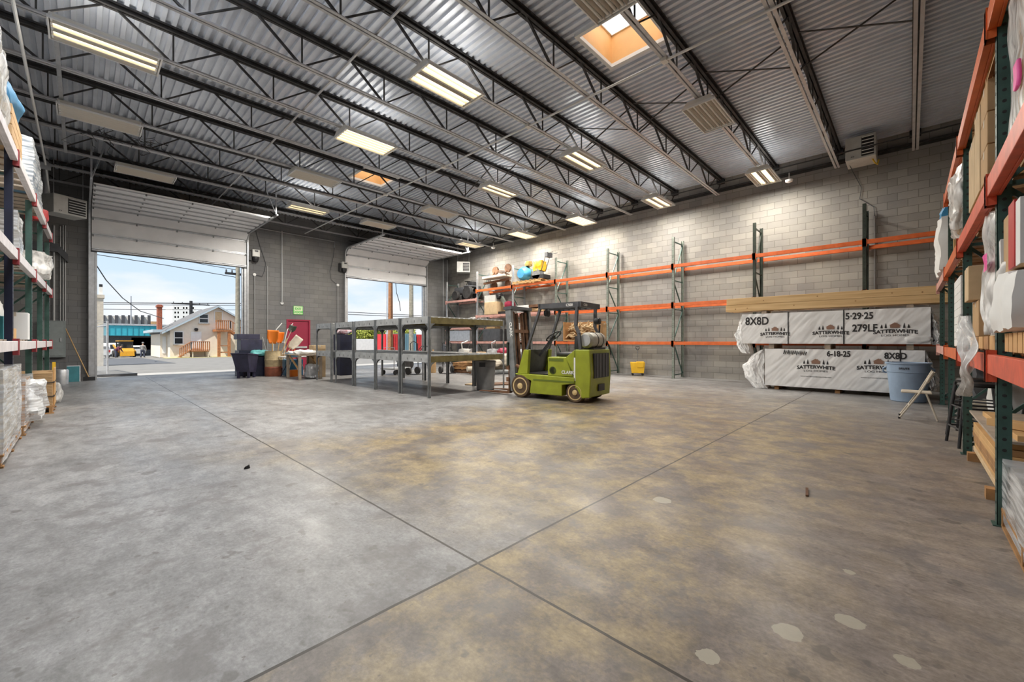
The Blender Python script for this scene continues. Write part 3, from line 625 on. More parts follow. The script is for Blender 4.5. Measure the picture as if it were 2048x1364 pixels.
# right-hand rack beside the camera
rr = thing('pallet_rack', 'loaded rack of dark green posts and red-orange beams at the right edge', 'rack', (0, 0, 0))
RX = [1.93, 4.50, 7.05, 9.62, 12.2]
for i, x in enumerate(RX): upright(rr, -.44, -1.50, x, 3.72 if i < 4 else 2.6, K['rack_green'], along='y')
for i in range(4):
    for z, m in ((3.5, K['orange']), (2.32, K['orange_red']), (1.07, K['orange_red'])):
        if z > 3 and i == 3: continue
        beam(rr, RX[i], RX[i+1], -.44, z, m if i < 2 or z > 3 else K['pink_beam'] if i == 3 else K['orange'], along='x', face_=1, hgt=.135); beam(rr, RX[i], RX[i+1], -1.50, z, K['orange'], along='x', face_=-1, hgt=.135)

# left-hand rack
lr = thing('pallet_rack', 'loaded rack of pale beams and dark blue and green posts at the left edge', 'rack', (-.6, 8.2, 0), R(-1.0))
LY = [-4.0, -2.0, 0, 2.2, 4.1, 5.75]
for i, y in enumerate(LY): upright(lr, 0, -1.05, y, 4.1 if i < 3 else 3.6 if i < 5 else 3.5, K['navy'] if i < 3 else K['rack_green'], along='x', mb_=K['rack_green'])
for i in range(5):
    for z in (3.58, 2.33, 1.18):
        beam(lr, LY[i], LY[i+1], 0, z, K['pale_beam'], face_=1, hgt=.12, conn=K['red_dull']); beam(lr, LY[i], LY[i+1], -1.05, z, K['pale_beam'], face_=-1, hgt=.12, conn=K['red_dull'])
# ------------------------------------------------------------ lumber packs under printed wrap
def logo(parent, y, z, s=1.0, x=-.018, yz=True, url=True):
    """house and pine marks over arched lettering; faces the aisle (towards -x)"""
    F = lambda p: face((0,-1,0), (0,0,1), p)
    b = MB()
    hp = [(-.11,0),(.11,0),(.11,.075),(.14,.075),(.06,.125),(.06,.15),(.035,.15),(.035,.14),(0,.165),(-.14,.075),(-.11,.075)]
    b.prism([(y - p*s, z + (.155+q)*s) for p, q in hp], 'x', x-.002, x).build('printed_house', K['sepia'], parent)
    b = MB()
    for px, hh in ((-.31,.12),(-.21,.16),(.21,.16),(.31,.12)):
        b = MB(); b.prism([(y-(px-.028)*s, z+.145*s), (y-(px+.028)*s, z+.145*s), (y-(px+.018)*s, z+(.145+hh*.5)*s), (y-px*s, z+(.145+hh)*s), (y-(px-.018)*s, z+(.145+hh*.5)*s)], 'x', x-.002, x)
        b.build('printed_pines', K['ink'], parent)
    txt('SATTERWHITE', .155*s, F((x, y, z + .0)), K['ink'], 'printed_lettering', parent, .004, .14/s, .001, 1.0)
    txt('LOG HOMES', .085*s, F((x, y, z - .105*s)), K['ink'], 'printed_lettering', parent, 0, .10/s, .001, 1.35)
    if url: txt('WWW.SATTERWHITELOGHOMES.COM', .042*s, F((x, y, z - .285*s)), K['ink'], 'printed_lettering', parent, 0, 0, .001, 1.1)
def hand(s, y, z, size, parent, x=-.02): return txt(s, size, face((0,-1,0), (0,0,1), (x, y, z)), K['ink'], 'marker_writing', parent, .006, 0, .001, .78)
FRONT = {}
def pack(loc, y0, y1, h, label, seed, ext=()):
    t = thing('lumber_pack', label, 'lumber pack', loc)
    b = MB()
    for i in range(5):
        for j in range(4): b.box(.03+i*.22, .03+i*.22+.2, y0+.03, y1-.03, .02+j*(h-.04)/4, .02+(j+1)*(h-.04)/4-.012)
    b.build('timbers', K['lumber'], t)
    def front(u, v):
        y = y0 + (y1-y0)*u; z = h*v; q = Vector((seed, y*2.2 - z*1.8, y*1.2 + z*3.0))
        a = noise.noise(q)*.012 - abs(noise.noise(Vector((seed+3, (y + z*.9)*5, (y - z)*.9))))*.024 - abs(noise.noise(Vector((seed+9, (y + z*.7)*13, (y - z)*1.6))))*.008
        if v < .04: a += .004
        return Vector((a - .004, y, z))
    FRONT[t.name] = lambda y, z: front((y-y0)/(y1-y0), min(1, max(0, z/h))).x
    b = MB(); b.grid(front, 190, 50)
    b.grid(lambda u, v: Vector((1.12*v, y0+(y1-y0)*u, h + noise.noise(Vector((seed, u*9, v*4)))*.008)), 60, 8)
    for yy in (y0, y1):
        sg = -1 if yy == y0 else 1
        b.grid(lambda u, v: Vector((1.12*u, yy + sg*(.01 + .05*(1-v)*abs(noise.noise(Vector((seed+5, u*5, v*3))))), h*v)), 12, 16)
    b.build('printed_wrap', K['plastic'], t, smooth=True)
    return t
lo = pack((12.95, 0, .10), -.24, 2.86, .99, 'lower white-wrapped lumber pack marked 6-18-25, resting near the floor', 2)
for y in (.05, 1.3, 2.6): tag(MB().box(13.02, 14.05, y-.05, y+.05, 0, .10).build('wood_block', K['pine_dark']), f'wood spacer block on the floor under the lower lumber pack, ' + {.05:'right end',1.3:'middle',2.6:'left end'}[y], 'block', 'lumber spacers')
logo(lo, 1.73, .50, .78); logo(lo, .53, .54, .78)
for s, y, z, k in (('6-18-25', 1.27, .82, .19), ('8X8D', .24, .79, .20)): hand(s, y, z, k, lo)
b = MB(); q = []
for i in range(26): q.append((-.02, 2.42 - i*.020, .905 + (.05 if i % 2 else -.045) + .01*math.sin(i*1.7) - i*.001))
b.tube(q, .012, 5).build('scribbled_out_writing', K['ink'], lo)
up = pack((12.95, 0, 1.23), -.33, 3.42, .82, 'upper white-wrapped lumber pack marked 5-29-25', 11)
for y in (.0, 1.5, 2.72): tag(MB().box(13.02, 14.05, y-.06, y+.06, 1.10, 1.225).build('wood_block', K['pine_grey']), 'wood spacer block between the two lumber packs, ' + {.0:'right end',1.5:'middle',2.72:'left end'}[y], 'block', 'lumber spacers')
logo(up, 2.62, .24, .68, url=False); logo(up, 1.43, .25, .72, url=False); logo(up, .25, .26, .74, url=False)
for s, y, z, k in (('8X8D', 3.05, .52, .30), ('5·29·25', .88, .60, .22), ('279LF', .78, .30, .24)): hand(s, y, z, k, up)
for t in (lo, up):
    for o in t.children:
        if o.name.startswith(('printed_house', 'printed_pines', 'printed_lettering', 'marker', 'scribbled')):
            for v in o.data.vertices: v.co.x += .016 + FRONT[t.name](v.co.y, v.co.z) - .004 - (.006 if 'house' in o.name else 0)
for t, ys, h in ((up, (2.32, 1.17), .82), (lo, (.16,), .99)):
    for y in ys: MB().box(-.024, -.016, y-.011, y+.011, -.01, h+.012).box(-.024, 1.12, y-.011, y+.011, h+.012, h+.018).build('steel_strap', K['black'], t)
# loose wrap hanging off the ends
def drape(parent, name, pts, w, m, seed, amp=.05, nu=64, nv=64):
    """a hanging sheet: pts is the centre line (y, z), w its half width along x at each point"""
    def fn(u, v):
        k = v*(len(pts)-1); i = min(int(k), len(pts)-2); f = k - i
        y = pts[i][0]*(1-f) + pts[i+1][0]*f; z = pts[i][1]*(1-f) + pts[i+1][1]*f; ww = w[i]*(1-f) + w[i+1]*f
        th = 2*math.pi*u; r = 1 + .16*noise.noise(Vector((seed, math.cos(th)*2.2, v*4 + math.sin(th)*2.2))) - .30*abs(noise.noise(Vector((seed+4, math.cos(th)*5 + v*2, v*3 + math.sin(th)*5)))) - .10*abs(noise.noise(Vector((seed+6, math.cos(th)*12, v*9 + math.sin(th)*12))))
        return Vector((.30 + math.cos(th)*.30*r, y + math.sin(th)*ww*r + amp*noise.noise(Vector((seed+2, u*9, v*7))), z + amp*.5*noise.noise(Vector((seed+7, u*6, v*9)))))
    return MB().grid(fn, nu, nv).build(name, m, parent, smooth=True)
drape(up, 'loose_wrap', [(3.40,.81),(3.44,.60),(3.47,.25),(3.44,-.05),(3.34,-.28)], [.03,.12,.18,.20,.12], K['plastic'], 4)
drape(lo, 'loose_wrap', [(2.92,.97),(3.02,.80),(3.16,.50),(3.12,.18),(2.98,-.095)], [.05,.22,.30,.30,.22], K['plastic'], 8)
drape(up, 'loose_wrap', [(-.33,.80),(-.38,.5),(-.44,.2),(-.46,-.02)], [.02,.06,.10,.08], K['plastic'], 14); drape(lo, 'loose_wrap', [(-.24,.95),(-.32,.6),(-.38,.3),(-.36,.1)], [.02,.06,.10,.08], K['plastic'], 15)
MB().blob(-.06, .25, -.36, .1, .0, .2, 8, .03, 6, 5, .7).build('loose_wrap', K['plastic'], up, smooth=True)
tm = thing('timber_bundle', 'long pale timber beams lying on top of the wrapped lumber packs', 'lumber', (12.98, 0, 2.14))
for i, (a, b_) in enumerate(((-1.6, 3.86), (-1.5, 3.84), (-1.6, 3.80))):
    for j, (z0, z1) in enumerate(((0, .185), (.19, .375))):
        if j == 1 and i == 0: MB().box(.0, .19, a, b_-.02, z0, z1).build('beam', K['lumber'], tm, bevel=.006)
        else: MB().box(i*.2, i*.2+.19, a, b_, z0, z1).build('beam', K['lumber'], tm, bevel=.006)
b = MB()
for y, z in ((3.6,.07),(3.3,.08),(2.2,.10),(.95,.13),(.3,.27),(-.2,.25),(1.7,.3),(2.9,.27)): b.cyl((-.002, y, z), (.001, y, z), .016, n=8)
b.build('knots', K['pine_dark'], tm)
for y in (.0, 2.9): tag(MB().box(13.02, 13.6, y-.06, y+.06, 2.06, 2.135).build('wood_block', K['pine_grey']), 'wood spacer block on the upper lumber pack under the timbers, ' + ('right end' if y == 0 else 'left end'), 'block', 'lumber spacers')

# blue-grey bin and folding chair
t = thing('trash_bin', 'blue-grey round plastic bin in front of the lumber packs', 'bin', (12.36, .03, 0))
MB().lathe([(.27,0),(.285,.015),(.335,.60),(.335,.62),(.345,.63),(.345,.80),(.37,.81),(.37,.84),(.35,.84),(.33,.80),(.325,.62),(.26,.03),(.0,.02)], 40).build('bin_body', K['blue_bin'], t, smooth=True)
for s in (-1, 1): MB().tube([(-.03*s, s*.345, .74), (-.02, s*.40, .70), (.02, s*.40, .62), (.05, s*.35, .60)], .018, 8).build('handle', K['blue_bin'], t, smooth=True)
txt('BRUTE', .055, face((.07,-.9975,0), (0,0,1), (-.352, .06, .70)), K['ink'], 'lettering', t, .002)
t = thing('folding_chair', 'tan metal folding chair standing open beside the right rack', 'chair', (9.72, -.02, 0), R(0))
for s in (-1, 1):
    x = s*.21
    MB().tube([(x, .15, .01), (x, -.10, .46), (x, -.25, .80)], .013, 8).build('front_leg', K['beige'], t, smooth=True)
    MB().tube([(x*.88, -.30, .01), (x*.88, -.17, .44)], .012, 8).build('back_leg', K['beige'], t, smooth=True)
    MB().lathe([(.016,0),(.018,.03)], 10, (x, .15, 0)).build('foot_cap', K['rubber'], t)
MB().box(-.2, .2, -.24, .13, .435, .46).build('seat', K['beige'], t, bevel=.012)
MB().grid(lambda u, v: Vector((-.2+.4*u, -.17-.08*v - .02*math.sin(math.pi*u), .62+.17*v)), 10, 4).build('backrest', K['beige'], t, smooth=True).modifiers.new('thick', 'SOLIDIFY').thickness = .018
MB().tube([(-.21,.035,.22),(.21,.035,.22)], .009, 6).build('cross_bar', K['beige'], t)
MB().tube([(-.185,-.245,.2),(.185,-.245,.2)], .009, 6).build('cross_bar', K['beige'], t)

# ------------------------------------------------------------ forklift
fl = thing('forklift', 'olive-lime green forklift parked beside the empty steel shelves', 'forklift', (7.60, 5.83, 0), R(6.5))
body = [(-.98,.30),(-.98,1.12),(-.70,1.12),(-.48,.95),(-.02,.95),(-.02,.56),(.50,.56),(.50,.30)]
G = K['lime']
MB().prism([(-.70,.42),(-.70,1.12),(-.48,.95),(-.03,.95),(-.03,.54),(-.70,.54)], 'x', -.5, .5).build('hood', G, fl, bevel=.015)
MB().prism([(-.40,.12),(.44,.12),(.40,.40),(.52,.44),(.66,.50),(.82,.52),(.86,.55),(-.70,.53),(-.70,.40),(-.40,.36)], 'x', -.52, .52).build('chassis', G, fl, bevel=.012)
MB().box(-.526, .526, -.69, .34, .415, .45).build('chassis_groove', K['lime_dark'], fl)
MB().prism([(-.70,.30),(-.70,1.12),(-1.04,1.12),(-1.07,.62),(-1.04,.13),(-.86,.10),(-.74,.30)], 'x', -.50, .50).build('counterweight', G, fl, bevel=.03)
MB().box(-.36, .36, -1.085, -1.02, .52, 1.04).build('radiator_grille', K['black'], fl)
for x in (-.22, -.08, .08, .22): MB().box(x-.035, x+.035, -1.09, -1.06, .53, 1.03).build('grille_slat', K['darkgrey'], fl)
MB().box(-.14, .14, -1.082, -1.0, .24, .38).build('tow_pin_recess', K['black'], fl)
MB().box(-.50, .50, -.715, -.70, .36, 1.121).build('panel_seam', K['lime_dark'], fl)
MB().prism([(.52,.55),(.80,.55),(.62,1.10),(.48,1.10)], 'x', -.50, -.40).build('cowl_pillar', G, fl, bevel=.01); MB().prism([(.52,.55),(.80,.55),(.62,1.10),(.48,1.10)], 'x', .40, .50).build('cowl_pillar', G, fl, bevel=.01)
MB().prism([(.62,.55),(.80,.55),(.62,1.10),(.52,1.10)], 'x', -.40, .40).build('dashboard', K['darkgrey'], fl)
MB().box(-.42, .42, -.02, .62, .50, .57).build('floor_plate', K['black'], fl)
MB().cyl((-.506, -.16, .66), (-.495, -.16, .66), .075, n=24).build('fuel_cap_recess', K['black'], fl); MB().lathe([(.075,-.006),(.088,-.004),(.088,.002),(.075,.004)], 24, (-.5, -.16, .66), 'x').build('recess_ring', K['lime_dark'], fl)
MB().box(-.504, -.49, -.43, -.06, .86, .92).build('side_vent', K['lime_dark'], fl)
txt('CLARK', .095, face((0,-1,0), (0,0,1), (-.504, -.53, .60)), K['paper'], 'side_lettering', fl, .003, 0, .001, 1.0)
MB().box(-.503, -.497, -.715, -.68, .46, .95).build('pinstripe', K['white'], fl)
# seat
MB().blob(-.24, .24, -.56, -.08, .95, 1.05, 6, .006, 5, 2, .25).build('seat_cushion', K['black'], fl, smooth=True); MB().blob(-.24, .24, -.66, -.54, 1.0, 1.42, 6, .006, 5, 3, .25).build('seat_back', K['black'], fl, smooth=True)
MB().bar((0,.50,.95), (0,.14,1.38), .06).build('steering_column', K['black'], fl)
sw = MB()
ring = [Vector((.19*math.cos(a), .12 + .19*math.sin(a)*math.cos(R(35)) , 1.41 + .19*math.sin(a)*math.sin(R(35))*-1)) for a in [2*math.pi*k/24 for k in range(25)]]
sw.tube(ring, .015, 8, False); [sw.cyl((0, .12, 1.40), ring[k], .011, n=6) for k in (2, 10, 18)]; sw.lathe([(.04,-.02),(.05,.02)], 12, (0, .12, 1.39)); sw.build('steering_wheel', K['black'], fl, smooth=True)
for x in (.1, .18, .26): MB().tube([(x,.48,1.06),(x,.40,1.22)], .008, 6).build('hydraulic_lever', K['steel'], fl)
# guard
for s in (-1, 1):
    MB().bar((s*.46,.56,1.08), (s*.43,.20,2.06), .055, .05).build('guard_front_post', K['darkgrey'], fl)
    b = MB(); pp = [(s*.46,-.82,1.10), (s*.46,-.78,1.45), (s*.45,-.70,1.62), (s*.43,-.72,2.06)]
    for p, q in zip(pp, pp[1:]): b.bar(p, q, .06, .055)
    b.build('guard_rear_post', K['darkgrey'], fl)
gt = MB()
for s in (-1, 1): gt.box(s*.43-.03, s*.43+.03, -.80, .24, 2.02, 2.13)
gt.box(-.46, .46, .19, .25, 2.02, 2.13).box(-.46, .46, -.82, -.76, 2.02, 2.13)
for k in range(6): gt.box(-.42, .42, -.63+k*.145-.012, -.63+k*.145+.012, 2.04, 2.10)
gt.build('overhead_guard', K['darkgrey'], fl)
txt('C500', .075, face((1,0,0), (0,0,1), (-.25, -.822, 2.045)), K['paper'], 'guard_lettering', fl, .002)
txt('C500', .075, face((0,-1,0), (0,0,1), (-.463, -.55, 2.045)), K['paper'], 'guard_lettering', fl, .002)
MB().lathe([(.03,.06),(.075,.05),(.085,-.03),(.07,-.04),(0,-.035)], 18, (-.28, .12, 1.93), 'y').build('work_light', K['black'], fl, smooth=True); MB().box(-.29, -.27, .12, .16, 1.93, 2.03).build('light_bracket', K['black'], fl)
MB().tube([(.34,-.86,1.45),(.32,-.88,1.66)], .022, 8).build('lamp_stalk', K['black'], fl); MB().lathe([(.03,.08),(.07,.06),(.075,-.05),(.06,-.06)], 16, (.30,-.84,1.74), 'y').build('rear_lamp', K['black'], fl, smooth=True)
# gas bottle
tk = MB().lathe([(.0,-.40),(.10,-.40),(.12,-.395),(.12,-.37),(.165,-.33),(.17,-.28),(.17,.24),(.15,.32),(.08,.37),(.09,.375),(.09,.42),(0,.42)], 28, (.02,-.88,1.315), 'x').build('gas_bottle', K['tank'], fl, smooth=True)
for x in (-.1, .14): MB().lathe([(.172,x-.015),(.176,x-.012),(.176,x+.012),(.172,x+.015)], 28, (.02,-.88,1.315), 'x').build('bottle_strap', K['black'], tk)
MB().lathe([(.125,-.004),(.125,.004)], 24, (-.383,-.88,1.315), 'x').build('bottle_end', K['steel_light'], tk)
MB().box(-.26, .30, -1.02, -.74, 1.12, 1.16).build('bottle_cradle', K['black'], fl)
MB().tube([(.44,-.88,1.32),(.56,-.95,1.28),(.60,-1.0,1.12),(.56,-1.04,1.0),(.50,-1.02,1.02)], .014, 8).build('gas_hose', K['rubber'], fl, smooth=True)
# wheels
def wheel(y, r, wd, xc, nm):
    for s in (-1, 1):
        w_ = MB().lathe([(r*.72,-wd/2),(r*.93,-wd/2),(r,-wd/2+.025),(r,wd/2-.025),(r*.93,wd/2),(r*.72,wd/2)], 36, (s*xc, y, r), 'x').build(nm, K['tyre'], fl, smooth=True)
        a = s*(xc + wd/2); hb = MB().lathe([(r*.74,-s*.05),(r*.76,s*.004),(r*.66,s*.006),(r*.60,-s*.03),(r*.30,-s*.035),(r*.26,s*.01),(r*.12,s*.02),(0,s*.02)], 32, (a, y, r), 'x').build('hub', K['tan_hub'], w_, smooth=True)
        b = MB()
        for k in range(6): t_ = k*math.pi/3; b.cyl((a-s*.04, y+math.cos(t_)*r*.45, r+math.sin(t_)*r*.45), (a-s*.01, y+math.cos(t_)*r*.45, r+math.sin(t_)*r*.45), r*.05, n=6)
        b.build('wheel_nut', K['tan_hub'], hb)
wheel(.70, .265, .18, .44, 'front_tyre'); wheel(-.70, .215, .15, .42, 'rear_tyre')
MB().cyl((-.36,.70,.265), (.36,.70,.265), .09).build('drive_axle', K['rust'], fl); MB().box(-.34, .34, -.78, -.62, .16, .28).build('steer_axle', K['black'], fl)
MB().box(-.34, .34, -.6, .55, .13, .4).build('underside', K['black'], fl)
# mast leaning a little forward
T_ = Matrix.Translation((0, .98, .12)) @ Matrix.Rotation(R(-5), 4, 'X') @ Matrix.Translation((0, -.98, -.12))
for nm, xs, z1, wd, m in (('outer_rail', .40, 2.06, .11, K['steel']), ('inner_rail', .29, 2.02, .08, K['rust'])):
    for s in (-1, 1):
        b = MB(); y = .98 if nm == 'outer_rail' else 1.0
        b.box(s*xs-.012, s*xs+.012, y-wd*.75, y+wd*.75, .12, z1, T_); b.box(min(s*xs, s*(xs-.07)), max(s*xs, s*(xs-.07)), y-wd*.75, y-wd*.75+.02, .12, z1, T_); b.box(min(s*xs, s*(xs-.07)), max(s*xs, s*(xs-.07)), y+wd*.75-.02, y+wd*.75, .12, z1, T_)
        b.build(nm, m, fl)
MB().box(-.43, .43, .86, 1.10, 2.06, 2.13, T_).build('mast_crown', K['darkgrey'], fl); MB().box(-.36, .36, .93, .99, .3, .42, T_).box(-.36, .36, .93, .99, 1.5, 1.58, T_).build('mast_tie', K['rust'], fl)
for x in (-.10, .10): MB().tube([T_ @ Vector((x,.97,.2)), T_ @ Vector((x,.97,1.98))], .042, 12).build('lift_cylinder', K['rust'], fl, smooth=True)
for x in (-.17, .17): MB().bar(T_ @ Vector((x,.98,.5)), T_ @ Vector((x,.98,2.0)), .03, .02).build('lift_chain', K['black'], fl)
o = txt('CLARK', .11, T_ @ face((0,0,-1), (0,-1,0), (-.414, .965, 1.58)), K['paper'], 'mast_lettering', fl, .002)
cg = MB()
for z in (.62, .34): cg.box(-.46, .46, 1.09, 1.16, z, z+.1)
for x in (-.3, .3): cg.box(x-.04, x+.04, 1.05, 1.12, .3, .78)
cg.build('fork_carriage', K['rust'], fl)
br = MB(); br.box(-.46, -.42, 1.11, 1.15, .7, 1.25).box(.42, .46, 1.11, 1.15, .7, 1.25).box(-.46, .46, 1.11, 1.15, 1.22, 1.27)
for x in (-.2, 0, .2): br.box(x-.012, x+.012, 1.115, 1.145, .7, 1.24)
br.build('load_backrest', K['rack_dark'], fl)
for x in (-.27, .27): MB().prism([(1.16,.78),(1.16,.05),(1.22,.03),(2.15,.03),(2.15,.045),(1.25,.085),(1.20,.14),(1.20,.78)], 'x', x-.055, x+.055).build('fork', K['rust'], fl)
for s in (-1, 1): MB().tube([(s*.36,.60,.62), (s*.38,.92,.72)], .04, 10).build('tilt_cylinder', K['rust'], fl)

# ------------------------------------------------------------ empty steel shelving
def make_shelf(front_olive):
    t = thing('steel_shelf', 'x', 'shelf'); W, D = 2.42, 1.2; m = K['steel']
    for x in (0, W):
        for y in (0, D):
            sx = 1 if x == 0 else -1; sy = 1 if y == 0 else -1
            b = MB(); b.box(min(x, x+sx*.055), max(x, x+sx*.055), min(y, y+sy*.006), max(y, y+sy*.006), 0, 1.86); b.box(min(x, x+sx*.006), max(x, x+sx*.006), min(y, y+sy*.055), max(y, y+sy*.055), 0, 1.86)
            # curved gussets under each shelf
            for zt in (1.70, .81):
                arc = [(0, 0), (.13, 0)] + [(.13 - .13*math.sin(a), -.02 - .13*(1-math.cos(a))) for a in [k*math.pi/12 for k in range(1, 7)]]
                b.prism([(x+sx*(.05+p*.9), zt+q) for p, q in arc], 'y', min(y, y+sy*.006), max(y, y+sy*.006)); b.prism([(y+sy*(.05+p*.9), zt+q) for p, q in arc], 'x', min(x, x+sx*.006), max(x, x+sx*.006))
            b.build('leg', K['steel_light'] if front_olive is None else m, t)
    for zt in (1.70, .81):
        for xa in (0, W-.006): MB().box(xa, xa+.006, .055, D-.055, zt, zt+.14).build('end_rail', K['steel_light'], t)
        for ya in (0, D-.006): MB().box(.055, W-.055, ya, ya+.006, zt, zt+.14).build('side_rail', K['olive'] if front_olive else m, t)
        b = MB(); n_ = 16
        for i in range(n_): b.box(.01+i*(W-.02)/n_, .01+(i+.62)*(W-.02)/n_, .004, D-.004, zt+.10, zt+.165)
        b.box(.01, W-.01, .01, D-.01, zt+.095, zt+.12).build('deck', K['steel_light'], t)
        b = MB()
        for y in (.3, .6, .9): b.box(-.004, .001, y-.006, y+.006, zt+.04, zt+.09)
        b.build('rail_slot', K['black'], t)
    return t
S1 = make_shelf(True); S2 = make_shelf(False)
S1.location = (5.46, 7.86, 0); S1['group'] = 'steel shelves'; S1['label'] = 'empty steel shelf with an olive front edge nearest the forklift, grey bin beneath it'
for i, (y, rz, lb) in enumerate(((9.09, 0, 'empty steel shelf in the row, second from the forklift'), (10.32, 0, 'empty steel shelf in the middle of the row'), (11.62, 0, 'empty steel shelf in the row, second from the garage doors'), (13.12, 0, 'empty steel shelf at the garage-door end of the row'))):
    s = S2 if i == 0 else dup(S2); s.location = (5.44, y, 0); tag(s, lb, 'shelf', 'steel shelves')
t = thing('trash_bin', 'dark grey round bin under the front steel shelf beside the forklift forks', 'bin', (7.50, 8.20, 0))
MB().lathe([(.22,0),(.235,.015),(.265,.62),(.275,.63),(.275,.74),(.285,.745),(.285,.775),(.27,.775),(.25,.6),(.2,.03),(0,.02)], 36).build('bin_body', K['grey_bin'], t, smooth=True)
MB().box(-.285, -.255, -.09, .07, .62, .74).build('handle', K['black'], t, rz=R(28))
# ------------------------------------------------------------ goods: builders
def pallet_mb(sx, sy, b=None, z=0):
    b = b or MB()
    for i in range(7): b.box(-sx/2, sx/2, -sy/2 + i*(sy-.09)/6, -sy/2 + i*(sy-.09)/6 + .09, z+.115, z+.135)
    for i in range(3): x = (-sx/2+.02, 0-.02, sx/2-.06)[i]; b.box(x, x+.04, -sy/2, sy/2, z+.02, z+.115)
    for i in range(3): y = (-sy/2, -.045, sy/2-.09)[i]; b.box(-sx/2, sx/2, y, y+.09, z, z+.02)
    return b
def wrapped_load(label, loc, sx, sy, h, m, film_, seed, pal=True, rows=3, amp=.012, cat='wrapped load', group=None, rz=0, name='wrapped_pallet'):
    t = thing(name, label, cat, loc, rz, group); z = .135 if pal else 0
    if pal: pallet_mb(sx, sy).build('pallet', K['pine_dark'], t)
    b = MB(); ny = max(1, round(sy/.45)); nx = max(1, round(sx/.5)); rh = h/rows
    for i in range(nx):
        for j in range(ny):
            for k in range(rows): b.box(-sx/2+.03+i*(sx-.06)/nx, -sx/2+.03+(i+1)*(sx-.06)/nx-.008, -sy/2+.03+j*(sy-.06)/ny, -sy/2+.03+(j+1)*(sy-.06)/ny-.008, z+k*rh, z+(k+1)*rh-.008)
    b.build('cartons', m, t)
    MB().blob(-sx/2, sx/2, -sy/2, sy/2, z*.35, z+h+.03, 14, amp, 5, seed, .03).build('film', film_, t, smooth=True)
    return t
def carton(label, loc, sx, sy, sz, m=None, rz=0, group=None, flaps=False, name='cardboard_box', tape=True):
    t = thing(name, label, 'box', loc, rz, group); m = m or K['kraft']
    MB().box(-sx/2, sx/2, -sy/2, sy/2, 0, sz).build('box_body', m, t, bevel=.006)
    if tape: MB().box(-.03, .03, -sy/2-.001, sy/2+.001, sz-.06, sz+.002).build('tape', K['beige'], t)
    if flaps:
        for s in (-1, 1): MB().box(-sx/2, sx/2, 0, .16, -.003, .003, Matrix.Translation((0, s*sy/2, sz)) @ Matrix.Rotation(R(55 if s > 0 else 125), 4, 'X')).build('flap', m, t)
    return t
def boards(label, loc, n, L, w, h, m, seed=0, cat='board', ax='x', group=None, name='board', rz=0):
    """a single board, lying"""
    o = (MB().box(-L/2, L/2, -w/2, w/2, 0, h) if ax == 'x' else MB().box(-w/2, w/2, -L/2, L/2, 0, h)).build(name, m, bevel=.003, loc=loc, rz=rz); return tag(o, label, cat, group)
def lump(label, loc, sx, sy, sz, m, seed, cat, name, rnd=.6, amp=.05, n=10, rz=0, group=None):
    o = MB().blob(-sx/2, sx/2, -sy/2, sy/2, 0, sz, n, amp, 4, seed, rnd).build(name, m, smooth=True, loc=loc, rz=rz); return tag(o, label, cat, group)

# ------------------------------------------------------------ left rack goods (rack front near x=-.6)
def lx(y): return -.6 + (y-8.2)*.0175
wrapped_load('tall clear-wrapped load on the floor at the left edge, nearest the camera', (lx(7.6)-.45, 7.62, 0), 1.02, 1.9, .84, K['beige'], K['stretch'], 3, rows=3, amp=.010)
t = wrapped_load('wrapped load of dark cartons on the floor behind the nearest wrapped load, film torn loose', (lx(10)-.46, 9.45, 0), 1.0, 1.4, .62, K['pine_dark'], K['stretch_thin'], 6, rows=2, amp=.018)
MB().blob(.2, .62, -.2, .85, .1, .70, 10, .09, 5, 4, .4).build('torn_film', K['stretch'], t, smooth=True)
t = thing('strapped_stack', 'stack of brown corrugated sheets on a pallet at the far end of the left rack', 'stack', (lx(11.6)-.30, 11.62, 0))
pallet_mb(1.0, 1.1).build('pallet', K['pine_dark'], t)
b = MB()
for i in range(22): b.box(-.5+random.uniform(-.01,.01), .48, -.52, .52+random.uniform(-.01,.01), .14+i*.027, .14+i*.027+.023)
b.build('cardboard_sheets', K['kraft'], t)
MB().box(.482, .5, -.3, .3, .13, .80).build('corner_board', K['pine'], t)
for z in (.3, .55): MB().box(-.51, .506, -.53, .53, z, z+.012).build('strap', K['black'], t)
tag(MB().blob(-.3, .3, -.25, .25, 0, .42, 9, .06, 5, 8, .5).build('plastic_bag', K['bag'], smooth=True, loc=(lx(13.2)-.1, 12.9, 0)), 'crumpled milky plastic bag on the floor past the corrugated stack', 'bag')
t = thing('display_board', 'dark teal board with pale edges leaning against the block wall left of the garage door', 'board', (-.2, 19.2, 0))
MB().box(-.12, .16, -.01, .01, 0, .50, Matrix.Rotation(R(-12), 4, 'X')).build('board_panel', K['teal'], t); MB().box(.16, .18, -.015, .015, 0, .50, Matrix.Rotation(R(-12), 4, 'X')).box(-.12, .18, -.015, .015, .5, .52, Matrix.Rotation(R(-12), 4, 'X')).build('board_edge', K['galv'], t)
tag(MB().lathe([(.15,0),(.16,.4),(.14,.44),(.05,.45)], 18).build('bucket', K['galv'], smooth=True, loc=(-.42, 18.5, 0)), 'grey bucket in front of the dark teal board', 'bucket')
t = thing('broom', 'broom handle leaning on the block wall left of the garage door', 'broom', (.18, 19.45, 0)); MB().cyl((.0, 0, .08), (-.55, .3, 1.75), .013, n=8).build('handle', K['pine'], t); MB().box(-.14, .14, -.04, .04, 0, .12).build('broom_head', K['black'], t)
